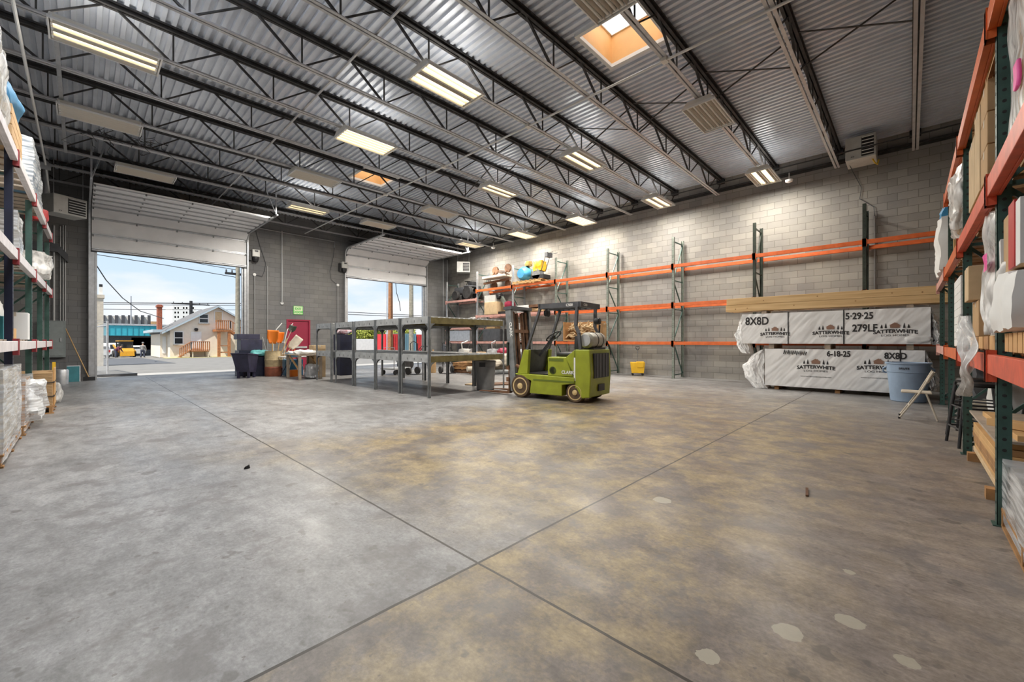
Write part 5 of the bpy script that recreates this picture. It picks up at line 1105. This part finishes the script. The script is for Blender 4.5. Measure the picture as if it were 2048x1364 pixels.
# ------------------------------------------------------------ things on the long rack near the corner
Za, Zb, Zc = 3.96, 2.63, 1.30
def tractor():
    t = thing('garden_tractor', 'grey garden tractor with big tyres parked on the rack shelf by the room corner', 'tractor', (14.62, 17.45, 3.53), R(90))
    # local x points along the aisle towards the corner
    for x, r in ((.55,.26), (-.45,.36)):
        for s in (-1, 1):
            w_ = MB().lathe([(r*.55,-.09),(r*.9,-.1),(r,-.07),(r,.07),(r*.9,.1),(r*.55,.09)], 28, (x, s*.34, r), 'y').build('tyre', K['rubber'], t, smooth=True); MB().lathe([(r*.56,-.07),(r*.5,-.05),(0,-.04),(0,.04),(r*.5,.05),(r*.56,.07)], 20, (x, s*.34, r), 'y').build('hub', K['galv'], w_, smooth=True)
    MB().blob(.05,.85,-.25,.25,.35,.72,8,.01,5,1,.25).build('bonnet', K['darkgrey'], t, smooth=True); MB().box(-.6,.2,-.2,.2,.3,.42).build('chassis', K['black'], t)
    MB().blob(-.65,-.2,-.45,.45,.66,.74,8,.01,5,2,.2).build('fender', K['darkgrey'], t, smooth=True); MB().blob(-.6,-.25,-.2,.2,.74,.95,6,.01,5,3,.35).build('seat', K['black'], t, smooth=True)
    MB().tube([(.1,0,.7),(-.02,0,1.0)], .02, 8).build('steering_column', K['black'], t); MB().lathe([(.15,-.01),(.17,0),(.15,.01)], 20, (-.02,0,1.02)).build('steering_wheel', K['black'], t)
    for s in (-1,1): MB().tube([(.0,s*.2,.75),(-.05,s*.3,1.1)], .012, 6).build('lever', K['black'], t)
    return t
tractor()
t = thing('running_gear', 'rusty axle frame with four bare wheels upside down on the top rack shelf', 'axle frame', (14.55, 15.0, Za), R(90))
for x, z, sy in ((.55,.20,-.3),(-.45,.20,-.3),(.35,.95,-.2),(-.55,.98,-.2)):
    MB().lathe([(.03,-.05),(.2,-.05),(.21,-.02),(.21,.02),(.2,.05),(.03,.05)], 24, (x, sy, z), 'y').build('wheel', K['rust'], t, smooth=True)
MB().box(-.8,.85,-.3,.3,.50,.62).build('axle_beam', K['beige'], t, bevel=.03); MB().bar((-.9,0,.4),(.9,.1,.3),.1).build('drawbar', K['rust'], t)
for x in (-.5,.4): MB().cyl((x,0,.6),(x,-.2,.96),.04).build('strut', K['rust'], t)
for k in range(4): MB().bar((-1.0+k*.05,.15+.06*k,.55+.06*k),(-.2,.2,.75+.04*k),.03).build('loose_rod', K['rust'], t)
t = thing('drum_mixer', 'blue round drum lying on the top rack shelf beside a yellow engine', 'drum', (14.5, 13.1, Za+.136))
MB().lathe([(.0,-.3),(.22,-.3),(.34,-.1),(.36,.1),(.30,.3),(0,.3)], 28, (0,0,.36), 'x').build('drum_shell', K['sky_blue'], t, smooth=True); MB().lathe([(.37,-.02),(.38,0),(.37,.02)], 28, (.08,0,.36), 'x').build('drum_band', K['olive'], t); MB().blob(-.1,.25,-.3,-.05,.7,.95,6,.03,5,2,.4).build('hopper', K['gold'], t, smooth=True)
t = thing('plate_compactor', 'yellow engine machine with a long handle on the top rack shelf', 'machine', (14.5, 12.25, Za+.136))
MB().lathe([(.05,-.15),(.24,-.15),(.26,0),(.24,.15),(.05,.15)], 24, (-.05,0,.25), 'x').build('drum_wheel', K['steel'], t, smooth=True); MB().blob(-.2,.25,-.3,.2,.38,.85,8,.06,6,3,.3).build('engine', K['yellow'], t, smooth=True); MB().box(-.2,.3,-.45,.3,.02,.2).build('base_plate', K['black'], t)
for x in (-.15,.15): MB().tube([(x,-.3,.4),(x,-.55,1.1),(x,-.95,1.12)], .015, 8).build('handle', K['darkgrey'], t, smooth=True)
MB().box(-.18,.18,-.66,-.5,.95,1.15).build('control_box', K['darkgrey'], t)
t = thing('wood_pallet', 'short wood pallet under the blue drum on the top rack shelf', 'pallet', (14.55, 12.7, Za)); pallet_mb(.9, 1.7, z=0).build('slats', K['pine'], t)
def shelfbox(lb, y, z, sx, sy, sz, m, x=14.45, **k): return carton(lb, (x, y, z), sx, sy, sz, K[m], **k)
shelfbox('kraft carton with a dark hand hole on the second rack level', 15.1, Zb, .6, .9, .62, 'kraft_pale'); t = shelfbox('grey-white machine case resting on the kraft carton on the second rack level', 15.2, Zb+.62, .5, .8, .34, 'tin', tape=False, name='machine_case')
t = thing('drill_press', 'greenish angled machine with a red cover on the second rack level', 'machine', (14.45, 14.25, Zb)); MB().bar((0,.4,.9),(0,-.15,.2),.14).build('arm', K['rack_sage'], t); MB().blob(-.2,.2,-.45,-.0,.25,.6,8,.02,5,4,.5).build('cover', K['crimson'], t, smooth=True); MB().box(-.2,.2,-.3,.4,0,.12).build('base', K['black'], t); MB().blob(-.18,.18,.3,.6,.75,1.05,8,.05,6,2,.5).build('motor', K['black'], t, smooth=True)
shelfbox('white carton behind the forklift mast on the second rack level', 12.9, Zb, .6, .75, .32, 'white'); t = boards('wide brown board lying on the second rack level behind the forklift', (14.5, 11.9, Zb+.2), 1, 1.3, .7, .12, K['rust'], ax='y'); lump('tangle of brown scrap on the second rack level behind the forklift mast', (14.4, 12.0, Zb), .5, 1.0, .2, K['kraft'], 70, 'scrap', 'scrap_heap', .4, .08)
lump('clear bag of white parts on the rack level beside the room corner', (14.5, 16.75, 2.05), .6, .8, .5, K['bag'], 71, 'bag', 'plastic_bag', .5, .08)
shelfbox('pale blue-grey metal cabinet on the rack by the room corner', 17.6, Zc, .5, 1.7, .56, 'galv', tape=False, name='metal_cabinet'); shelfbox('small brown carton on the low rack level near the corner', 15.2, Zc+.62, .4, .6, .25, 'kraft'); shelfbox('dark carton on the low rack level near the corner', 15.1, Zc, .5, 1.2, .60, 'darkgrey')
t = thing('wire_crate', 'white wire crate with a diagonal bar on the low rack level', 'crate', (14.35, 13.6, Zc))
for y in (-.3,.3): MB().box(-.02,.02,y-.02,y+.02,0,.85).build('side_rail', K['white'], t)
MB().bar((0,-.3,.05),(0,.3,.8),.04).build('diagonal_bar', K['white'], t); MB().box(-.02,.02,-.3,.3,0,.04).box(-.02,.02,-.3,.3,.81,.85).build('end_rail', K['white'], t); b = MB()
for k in range(7): b.box(.2,.215,-.3,.3,.05+k*.11,.09+k*.11)
b.build('wire_grid', K['paper'], t)
t = thing('firewood_crate', 'wood crate heaped with split scrap wood on the low rack behind the forklift seat', 'crate', (14.45, 9.75, Zc)); MB().box(-.3,.3,-.85,.85,0,.06).box(.26,.3,-.85,.85,.06,.8).box(-.3,.26,-.85,-.80,.06,.8).box(-.3,.26,.80,.85,.06,.8).build('crate_frame', K['pine_dark'], t)
rw = random.Random(3); b = MB()
for k in range(150): p = Vector((rw.uniform(-.27,.2), rw.uniform(-.75,.75), rw.uniform(.08,.72))); dv = Vector((rw.uniform(-.4,.4), rw.uniform(-1,1), rw.uniform(-.3,.3))).normalized()*.12; b.bar(p-dv, p+dv, .05, .035)
o = b.build('scrap_wood', K['kraft_pale'], t); o['kind'] = 'stuff'
carton('large kraft carton beside the scrap-wood crate on the low rack', (14.5, 8.95, Zc), .6, .30, .72, K['kraft'])
lump('yellow and black hoses heaped on the floor behind the forklift', (13.4, 9.2, 0), .8, 1.2, .35, K['olive'], 74, 'hose', 'hose_heap', .4, .09)
# mop bucket
t = thing('mop_bucket', 'yellow mop bucket with a wringer standing by the bare block wall', 'bucket', (14.62, 7.45, 0), R(-60))
MB().prism([(-.22,.09),(.22,.09),(.27,.50),(-.27,.50)], 'y', -.17, .17).build('tub', K['yellow'], t, bevel=.02); MB().prism([(-.02,.3),(.2,.3),(.24,.52),(-.04,.52)], 'y', -.19, .19).build('wringer', K['yellow'], t, bevel=.015)
for x in (-.18,.18):
    for y in (-.13,.13): MB().lathe([(.01,-.015),(.04,-.015),(.04,.015),(.01,.015)], 14, (x,y,.04), 'y').build('caster', K['black'], t); MB().box(x-.015,x+.015,y-.02,y+.02,.05,.1).build('caster_fork', K['black'], t)
MB().cyl((0,0,.5),(0,.0,1.0),.013,n=8).build('wringer_handle', K['steel'], t); MB().tube([(0,0,.95),(-.06,0,1.02),(-.07,0,1.08),(.07,0,1.08),(.06,0,1.02),(0,0,.95)], .012, 8).build('d_grip', K['black'], t)
# debris on the floor
tag(MB().blob(-.03,.03,-.02,.02,0,.025,5,.03,12,3,.3).build('scrap', K['black'], loc=(1.17,4.87,0)), 'small dark scrap lying alone on the concrete floor', 'scrap')
tag(MB().bar((-.1,0,.008),(.1,.03,.012),.02,.012).build('wood_splinter', K['rust'], loc=(4.3,.62,0)), 'small dark splinter on the floor at the right', 'splinter')
# ------------------------------------------------------------ street outside
struct(MB().add([(-8, Y1+.12, -.02), (22, Y1+.12, -.02), (22, 23.2, -.055), (-8, 23.2, -.055), (-8, Y1+.12, -.2), (22, Y1+.12, -.2), (22, 23.2, -.2), (-8, 23.2, -.2)], ((0,1,2,3),(7,6,5,4),(0,4,5,1),(1,5,6,2),(2,6,7,3),(3,7,4,0))).build('apron', K['apron']))
struct(MB().grid(lambda u, v: Vector((-90+190*u, 20.2+150*v, ground(20.2+150*v) - (.045 if v < .03 else 0))), 4, 40).build('asphalt_yard', K['asphalt']))
GH = ground(58)
# stucco house
hs = thing('house', 'cream stucco gable house with rust-brown outside stairs seen through the left garage door', 'house', (0, 58, 0))
def H(u, v): p = at(u, v, 58); return (p.x, p.z)
hx0, hx1 = H(340, 700)[0], H(340,700)[0] + 2*(H(435,612)[0] - H(340,700)[0]) + .6
ax_, az = H(435, 615); ez = H(345, 660)[1]
poly = [(hx0, GH), (hx1, GH), (hx1, ez), (ax_, az), (hx0, ez)]
MB().prism(poly, 'y', 0, 11).build('walls', K['stucco'], hs)
b = MB(); sl_ = (az - ez)/(ax_ - hx0)
for s, xe in ((-1, hx0-.7), (1, hx1+.5)):
    ze = az - sl_*abs(xe-ax_)
    b.prism([(ax_, az+.02), (ax_, az+.22), (xe, ze+.22), (xe, ze+.02)], 'y', -.5, 11.4)
b.build('roof', K['shingle'], hs)
b = MB()
for xe in (hx0-.72, hx1+.52):
    ze = az - sl_*abs(xe-ax_); b.prism([(ax_, az+.0), (ax_, az+.2), (xe, ze+.2), (xe, ze+.0)], 'y', -.54, -.5)
b.build('rake_board', K['trim_blue'], hs)
# side lean-to eave at the left
xl, zl = H(308, 663); MB().box(xl, hx0, 1.2, 11, zl-.05, zl+.25).build('side_eave', K['trim_blue'], hs); MB().box(xl+.7, hx0, 2.0, 10.8, GH, zl).build('side_bay', K['stucco'], hs); 
for k in range(3): MB().box(xl+.9+k*.42, xl+1.2+k*.42, 1.95, 2.02, zl-2.4, zl-.5).build('bay_window', K['white'], hs)
def win(u0, v0, u1, v1, nm='window', m='glass_dark'):
    (xa, za), (xb, zb) = H(u0, v0), H(u1, v1); f = MB().box(xa-.08, xb+.08, -.06, 0, zb-.08, za+.08).build(nm, K['white'], hs); MB().box(xa, xb, -.075, -.055, zb, za).build('pane' if m == 'glass_dark' else 'leaf', K[m], f)
    if m == 'glass_dark': MB().box(xa, xb, -.09, -.07, (za+zb)/2-.04, (za+zb)/2+.04).build('sash_rail', K['white'], f); MB().box(xa-.15, xb+.15, -.18, 0, zb-.2, zb-.08).build('sill', K['beige'], f)
win(399.5, 629, 415.5, 645); win(349.5, 664, 365, 687); win(383.5, 665, 401, 696, 'door', 'paper'); win(430, 623, 443.5, 645, 'upper_door', 'kraft_pale')
(xa, za) = H(392, 657); MB().lathe([(.12,-.3),(.2,-.05),(.1,.05)], 12, (xa, -.15, za)).build('porch_light', K['black'], hs, smooth=True)
# front porch with railing
W_ = K['deck_wood']; (pa, pz), (pb, _) = H(377, 701), H(413, 701)
MB().box(pa, pb, -1.6, 0, pz-.12, pz).build('porch_deck', W_, hs)
for x in (pa+.1, pb-.15):
    for y in (-1.55, -.1): MB().box(x, x+.1, y, y+.1, GH, pz).build('porch_post', K['beige'], hs)
def rail(p0, p1, z0, z1, y, n_):
    b = MB(); b.bar((p0, y, z0+1.0), (p1, y, z1+1.0), .12, .06); b.bar((p0, y, z0+.12), (p1, y, z1+.12), .09, .05)
    b.build('handrail', W_, hs); b = MB()
    for k in range(n_+1): t = k/n_; x = p0+(p1-p0)*t; z = z0+(z1-z0)*t; b.box(x-.045, x+.045, y-.03, y+.03, z+.02, z+1.0)
    b.build('balusters', W_, hs)
rail(pa, pb, pz, pz, -1.6, 9); xs_ = H(355, 712)[0]; rail(xs_, pa, GH+.05, pz, -1.6, 6)
b = MB()
for k in range(5): b.box(xs_+(pa-xs_)*k/5, xs_+(pa-xs_)*(k+1.1)/5, -1.5, -.2, GH+(pz-GH)*(k+.6)/5, GH+(pz-GH)*(k+1)/5)
b.build('porch_steps', W_, hs)
# upper landing and stair running down to the right
(la, lz), (lb_, _) = H(425, 659), H(453, 659)
MB().box(la, lb_, -1.9, 0, lz-.25, lz).build('landing', W_, hs)
for u in (431, 451): x = H(u, 700)[0]; MB().box(x-.13, x+.13, -1.85, -1.6, GH, lz-.2).build('landing_post', K['deck_wood'], hs)
xm = H(441, 700)[0]; MB().box(H(431,700)[0], H(451,700)[0], -1.75, -1.68, GH+.5, GH+.62).box(H(431,700)[0], H(451,700)[0], -1.75, -1.68, GH+1.25, GH+1.35).build('post_brace', W_, hs)
rail(la, lb_, lz, lz, -1.9, 7); xe = lb_ + (lz-GH)*1.35; rail(lb_, xe, lz, GH, -1.9, 18)
MB().prism([(lb_, lz), (lb_, lz-.3), (xe, GH-.1), (xe, GH+.1)], 'y', -1.9, -.6).build('stair_run', W_, hs)
(ca, cz), (cb, c2) = H(327, 603), H(337, 660); MB().box(ca, cb, 5, 6, c2-1, cz).box(ca-.08, cb+.08, 4.92, 6.08, cz-.3, cz-.1).build('chimney', K['brick'], hs)
struct(MB().box(hx0-.6, hx1+2, 55.4, 58, GH-.1, GH+.06).build('grass_verge', mat('dry verge', (.34,.32,.16), .9, 0, .3, 1)))
# teal-roofed shop and buildings behind
def Bx(u0, u1, v0, v1, y, d, name, m, parent, zf=None):
    a, b_ = at(u0, v0, y), at(u1, v1, y); return MB().box(a.x, b_.x, 0, d, b_.z if zf is None else zf, a.z).build(name, m, parent)
g84 = ground(84)
sp = thing('shop_building', 'low shop with a turquoise ribbed metal awning beyond the skid loader', 'building', (0, 84, 0))
Bx(192, 345, 651, 700, 84, 12, 'shop_walls', K['darkgrey'], sp, g84)
a, b_ = at(180, 650, 83), at(338, 672, 83); MB().box(a.x, b_.x, -2.2, -.05, b_.z, a.z).build('awning', K['teal_metal'], sp); b = MB()
k = a.x
while k < b_.x: b.box(k-.03, k+.03, -2.26, -2.2, b_.z, a.z); k += .62
b.build('awning_ribs', mat('dark teal', (.02,.25,.33), .5), sp); MB().box(a.x, b_.x+.1, -2.3, 0, a.z, a.z+.25).build('awning_cap', K['galv'], sp)
Bx(263, 306, 675, 692, 83.8, .18, 'shop_window', mat('green shop glass', (.28,.36,.31), .3, 0, .35, 3), sp); Bx(262, 330, 692, 699, 83.6, .3, 'shop_plinth', K['paper'], sp); Bx(306, 318, 674, 690, 83.7, .25, 'shop_door', K['rust'], sp)
rb_ = thing('storage_building', 'long pale ribbed-roof building on the skyline behind the turquoise awning', 'building', (0, 104, 0))
Bx(203, 300, 631, 690, 104, 8, 'hall_wall', K['offwhite'], rb_, ground(104)); b = MB()
for u in range(207, 302, 13): p = at(u, 631, 104); q = at(u, 650, 104); b.box(p.x-.22, p.x+.22, -.35, 0, q.z-1, p.z+.05)
b.build('hall_ribs', K['darkgrey'], rb_); a, b_ = at(302, 643, 103), at(313, 652, 103); tag(MB().box(a.x, b_.x, 102.4, 103.4, ground(103), a.z).build('storage_shed', K['kraft']), 'small tan shed corner beside the ribbed-roof building', 'shed')
ap = thing('apartment_block', 'white apartment block with small dark windows rising behind the gable roof', 'building', (0, 150, 0)); Bx(345, 392, 611, 690, 150, 14, 'block_walls', K['paper'], ap, ground(150))
for v in (614, 623, 632, 641):
    for u in (349, 355, 366, 372, 379, 385):
        o = Bx(u, u+3, v, v+4, 149.9, .2, 'block_window', K['darkgrey'], ap)
# skid loader, vehicles and people in the yard
y = 70; gy = ground(y); pc = at(252, 714, y)
sk = thing('skid_loader', 'yellow skid loader parked in the yard beyond the left garage door', 'loader', (pc.x, y, gy), R(8))
MB().box(-.72,.72,-.2,2.3,.35,1.05).build('body', K['darkgrey'], sk, bevel=.04); MB().prism([(-1.0,.15),(-.25,.1),(-.2,1.05),(-.45,1.12),(-.8,.75)], 'x', -.62, .62).build('bucket', K['loader'], sk, bevel=.03)
txt('S', .3, face((1,0,0),(0,0,1),(0,-.86,.6)), K['black'], 'bucket_mark', sk, .02) if False else None
b = MB()
for x in (-.62,.62):
    for yy in (0.0,1.3): b.box(x-.05,x+.05,yy,yy+.08,1.0,1.98)
b.build('cab_posts', K['black'], sk); MB().box(-.7,.7,-.05,1.5,1.95,2.05).build('cab_roof', K['loader'], sk, bevel=.03); MB().box(-.55,.55,.05,.09,1.0,1.9).build('windscreen', K['glass_dark'], sk)
for s in (-1,1): MB().bar((s*.78,2.1,1.5),(s*.78,-.35,.7),.12,.2).build('lift_arm', K['loader'], sk)
for s in (-1,1):
    for yy in (.25,1.6): MB().lathe([(.15,-.13),(.4,-.13),(.42,0),(.4,.13),(.15,.13)], 20, (s*.82,yy,.42), 'x').build('wheel', K['rubber'], sk, smooth=True)
def vehicle(name, lb, u, y, col, L_=5, h=1.85, cat='van', rz=0):
    p = at(u, 695, y); t = thing(name, lb, cat, (p.x, y, ground(y)), rz); m = K[col]
    MB().prism([(-L_/2,.35),(L_/2,.35),(L_/2,.95),(L_/2-.9,1.0),(L_/2-1.5,h),(-L_/2+.15,h),(-L_/2,1.0)], 'x', -.9, .9).build('body', m, t, bevel=.06)
    MB().box(-.93,.93,-L_/2+.5,L_/2-1.6,1.1,h-.18).build('side_windows', K['glass_dark'], t); MB().box(-.75,.75,-L_/2-.02,-L_/2+.3,1.1,h-.2).build('rear_window', K['glass_dark'], t)
    for s in (-1,1):
        for yy in (-L_/2+.9, L_/2-.9): MB().lathe([(.1,-.12),(.34,-.12),(.36,0),(.34,.12),(.1,.12)], 18, (s*.82,yy,.36), 'x').build('wheel', K['rubber'], t, smooth=True)
    for s in (-1,1): MB().box(s*.8-.08,s*.8+.08,-L_/2-.03,-L_/2+.02,.7,.95).build('tail_light', K['red'], t)
    return t
vehicle('van', 'white van parked behind the skid loader, left', 224, 79, 'white', rz=R(-14)); vehicle('car', 'silver car half hidden to the right of the skid loader', 274, 79.5, 'tin', 4.0, 1.5, 'car', R(-8)); vehicle('car', 'white car behind the chain-link fence at the far left', 188, 66, 'white', 4.4, 1.55, 'car', R(10))
def person(lb, u, y, rz, bend, top, bottom, cap):
    p = at(u, 700, y); t = thing('person', lb, 'person', (p.x, y, ground(y)), rz)
    me = bpy.data.meshes.new('body'); hip = Vector((0,0,.92)); ch = hip + Vector((0,-.42*math.sin(bend),.42*math.cos(bend))); nk = ch + Vector((0,-.14*math.sin(bend),.14*math.cos(bend))); hd = nk + Vector((0,-.22*math.sin(bend*.8),.22*math.cos(bend*.8)))
    V = [hip, hip+Vector((0,-.2*math.sin(bend),.2*math.cos(bend))), ch, nk, hd]; r = [.15,.14,.17,.06,.10]; E_ = [(0,1),(1,2),(2,3),(3,4)]
    for s in (-1,1):
        i = len(V); V += [Vector((s*.10,0,.85)), Vector((s*.13,-.05+.03*s,.48)), Vector((s*.14,.02+.06*s,.08)), Vector((s*.15,-.14+.06*s,.04))]; r += [.10,.07,.05,.045]; E_ += [(0,i),(i,i+1),(i+1,i+2),(i+2,i+3)]
        i = len(V); sh = ch + Vector((s*.2,0,.03)); V += [sh, sh+Vector((s*.07,-.04,-.28)), sh+Vector((s*.04,-.2,-.5)), sh+Vector((s*.03,-.26,-.58))]; r += [.065,.05,.04,.035]; E_ += [(2,i),(i,i+1),(i+1,i+2),(i+2,i+3)]
    me.from_pydata(V, E_, []); o = bpy.data.objects.new('body', me); COL.objects.link(o); o.parent = t; me.materials.append(K['skin']); sk_ = o.modifiers.new('skin', 'SKIN'); o.modifiers.new('sub', 'SUBSURF').levels = 1
    o.modifiers['sub'].render_levels = 1
    for i, q in enumerate(me.skin_vertices[0].data): q.radius = (r[i], r[i]); q.use_root = i == 0
    # shirt and trousers follow the body
    b = MB(); b.tube([hip+Vector((0,0,-.06)), V[1], ch, ch+Vector((0,-.1*math.sin(bend),.1*math.cos(bend)))], [.19,.18,.21,.09], 12)
    for s in (-1,1): sh = ch + Vector((s*.2,0,.03)); b.tube([ch+Vector((s*.08,0,.04)), sh, sh+Vector((s*.07,-.04,-.28)), sh+Vector((s*.05,-.16,-.44))], [.1,.085,.065,.055], 10)
    b.build('shirt', top, t, smooth=True); b = MB(); b.tube([hip+Vector((0,0,.06)), Vector((0,0,.78))], [.185,.17], 12)
    for s in (-1,1): b.tube([Vector((s*.09,0,.86)), Vector((s*.13,-.05+.03*s,.48)), Vector((s*.14,.02+.06*s,.10))], [.12,.09,.075], 10)
    b.build('trousers', bottom, t, smooth=True)
    for s in (-1,1): MB().blob(s*.145-.05, s*.145+.05, -.2+.06*s, .09+.06*s, 0, .1, 4, .0, 3, 1, .4).build('shoe', K['black'], t, smooth=True)
    MB().lathe([(.112,-.02),(.115,.04),(.07,.11),(0,.125)], 16, tuple(hd+Vector((0,0,.02)))).build('cap' if cap else 'hair', K['grey_cloth'] if cap else K['black'], t, smooth=True)
    return t
person('person in a grey top and dark trousers standing right of the skid loader', 285, 66, R(150), .12, K['grey_cloth'], K['denim'], True)
person('person in a maroon top bending beside the skid loader', 232, 68.5, R(60), .95, K['maroon'], K['denim'], False)
# fence, stack, poles and wires
fn = thing('chain_link_fence', 'chain-link fence end just outside the left garage door', 'fence', (.62, 23.0, -.06))
MB().cyl((.1,0,0),(.1,0,2.15),.035).build('end_post', K['galv'], fn); MB().add([(-.15+.25,.03,.08),(-.5,5.2,.08),(-.5,5.2,1.98),(.1,.03,1.98)], [(0,1,2,3)]).build('chain_link', K['wire'], fn)
MB().cyl((.1,0,1.98),(-.5,5.2,1.98),.022).build('top_rail', K['galv'], fn); MB().cyl((-.5,5.2,0),(-.5,5.2,2.1),.03).build('line_post', K['galv'], fn); b = MB()
for k in range(3): b.tube([(.1,-.02,2.0+k*.06),(-.2,2.6,2.12+k*.07),(-.5,5.2,2.05+k*.06)], .008, 5)
b.build('barbed_wire', K['steel'], fn)
tag(MB().box(.32, 1.5, 21.5, 21.72, -.06, .06).build('parking_curb', K['darkgrey']), 'dark curb block lying outside the left garage door', 'curb')
st = thing('masonry_stack', 'tan masonry stack with a pale flue behind the chain-link fence', 'chimney', (0, 36, 0)); a, b_ = at(186, 595, 36), at(207, 700, 36); MB().box(a.x, b_.x, 0, .9, ground(36), a.z).box(a.x-.05, b_.x+.05, -.05, .95, a.z, a.z+.2).build('stack_shaft', K['beige'], st); a, b_ = at(198.5, 573, 36), at(205.5, 595, 36); MB().box(a.x, b_.x, .2, .6, b_.z, a.z).build('flue', K['offwhite'], st); a2 = at(205.5, 568, 36); MB().box(a.x, b_.x, .2, .6, a.z, a2.z).build('flue_cap', K['black'], st)
def pole(lb, u, y, vt, m, r, arm=0, name='utility_pole', grp=None):
    p = at(u, vt, y); t = thing(name, lb, 'pole', (p.x, y, ground(y)), 0, grp); h_ = p.z - ground(y); MB().cyl((0,0,0),(0,0,h_), r*1.15, r*.85, 12).build('pole_shaft', K[m], t, smooth=True)
    if arm: MB().box(-arm, arm, -.06, .06, h_-.55, h_-.4).build('crossarm', K['black'], t); b = MB(); [b.lathe([(.05,0),(.05,.16),(.02,.2)], 8, (x,0,h_-.4)) for x in (-arm*.9,-arm*.45,arm*.45,arm*.9)]; b.build('insulators', K['darkgrey'], t)
    return t
pole('weathered greenish utility pole at the right side of the left garage door view', 475.5, 34, 535, 'pole_grey', .15, .75); pole('dark utility pole with a crossarm behind the gable house', 382, 75, 602, 'black', .22, 2.2); pole('tall brown utility pole in the right garage door view, nearer and darker', 781, 32, 520, 'pole_wood', .20); pole('tall tan utility pole in the right garage door view, farther right', 822.5, 34, 520, 'pole_grey', .21)
pole('slim pale metal pole left of the two utility poles', 774, 31.5, 520, 'galv', .05)
pole('thin antenna mast above the ribbed-roof building', 262, 103, 592, 'galv', .12)
def wire(lb, pts, r=.03, grp='overhead wires'):
    P3 = [at(*p) for p in pts]; tag(MB().tube(P3, r, 5).build('overhead_wire', K['black']), lb, 'wire', grp)
wire('overhead wire sagging from the top left toward the brick chimney', [(186,520,40),(212,560,42),(245,596,46),(280,622,50),(327,637,60)], .035); wire('overhead wire crossing high under the left garage door, upper', [(186,508,34),(330,530,34),(480,556,34)], .022); wire('overhead wire crossing high under the left garage door, lower', [(350,518,34),(420,531,34),(480,541,34)], .022)
for k, (v0, v1, lb) in enumerate(((605.5, 607, 'level overhead wire behind the brick chimney, uppermost'), (609, 611, 'level overhead wire behind the brick chimney, second'), (618, 620, 'level overhead wire behind the brick chimney, lowest'))): wire(lb, [(190,v0,74.3),(340,(v0+v1)/2,74.3),(520,v1,74.3)], .055 if k == 0 else .035)
wire('overhead wires low in the right garage door view, upper', [(690,624,32),(775,628,32),(860,632,32)], .025); wire('overhead wires low in the right garage door view, lower', [(690,628.5,32),(775,632,32),(860,635,32)], .025); wire('loose black cable hanging beside the brown pole', [(790,545,32),(793,585,32),(799,605,32),(801,622,32)], .03)
# right-hand yard
bw = thing('yard_wall', 'long white wall across the yard behind the right garage door', 'wall', (0, 44, 0)); a, b_ = at(690, 676, 44), at(770, 705, 44); MB().box(a.x-4, b_.x, 0, .3, ground(44)-.2, at(730,678,44).z).build('wall_slab', K['paper'], bw); gz = at(690,672,44); MB().prism([(gz.x-3, gz.z-1),(gz.x+2.0, gz.z-.5),(gz.x-1, gz.z+.35),(gz.x-3,gz.z+.5)], 'y', .05, .25).build('gable_end', K['beige'], bw)
for k, (u0, u1, v0, m, lb) in enumerate(((770,787,668,'red','bright red ribbed container in the right yard, left one'),(787,805,668,'red','bright red ribbed container in the right yard, second from left'),(834,846,669,'red','bright red ribbed container at the right jamb of the garage door'),(806,833,667,'steel','blue-grey ribbed container between the red ones'))):
    a, b_ = at(u0, v0, 38), at(u1, 712, 38); t = thing('container', lb, 'container', (a.x, 38, ground(38)), 0, 'yard containers'); w_ = b_.x - a.x; mm = mat('container blue', (.13,.24,.29), .5) if m == 'steel' else K['red'] if k else mat('container red', (.6,.02,.03), .45)
    MB().box(.03, w_-.03, 0, 2.2, .1, a.z-ground(38)).build('shell', mm, t); b = MB(); n_ = max(3, int(w_/.22))
    for q in range(n_): b.box(.05+q*w_/n_, .05+(q+.45)*w_/n_, -.05, 0, .12, a.z-ground(38)-.05)
    b.build('ribs', mm, t)
struct(MB().grid(lambda u, v: Vector((-6+10.6*u, 37+25*v, ground(37+25*v)+.012)), 2, 4).build('yard_shade', mat('shaded asphalt', (.075,.08,.09), .85, 0, .15, 2)))  # dark sheet that paints in the shade lying on the yard asphalt
struct(MB().box(12, 34, 36.4, 38, ground(37)-.1, ground(37)+.08).build('pavement', K['apron']))
for k, (u, v, s, lb) in enumerate(((706,660,1.6,'round green bush above the white yard wall, leftmost'),(722,656,2.0,'round green bush above the white yard wall, second from left'),(741,657,1.9,'round green bush above the white yard wall, third'),(755,658,1.6,'round green bush above the white yard wall, behind the brown pole'),(797,657,1.7,'dry green bush above the red containers'),(816,655,1.9,'dry green bush above the blue-grey container'))):
    yb = 53 + 4.5*(k % 3); s *= .85; p = at(u, v, yb); t = thing('bush', lb, 'bush', (p.x, yb, ground(yb)), 0, 'bushes'); rr_ = random.Random(k); b = MB(); h_ = p.z - ground(yb)
    cs = [Vector((rr_.uniform(-.7,.7)*s, rr_.uniform(-.5,.5)*s, h_-.5*s+rr_.uniform(-.5,.6)*s)) for _ in range(9)]
    for _ in range(1500):
        c = rr_.choice(cs); dv = Vector((rr_.gauss(0,1), rr_.gauss(0,1), rr_.gauss(0,1))).normalized()*s*.55*rr_.uniform(.75,1.05); q = c + dv; e1 = Vector((rr_.gauss(0,1), rr_.gauss(0,1), rr_.gauss(0,1))).normalized()*.13; e2 = dv.normalized().cross(e1).normalized()*.10; b.add([q-e1, q+e2, q+e1, q-e2], [(0,1,2,3)])
    b.build('foliage', K['bush'], t); MB().cyl((0,0,0),(0,0,h_-.3*s),.12,.06,8).build('trunk', K['pole_grey'], t)
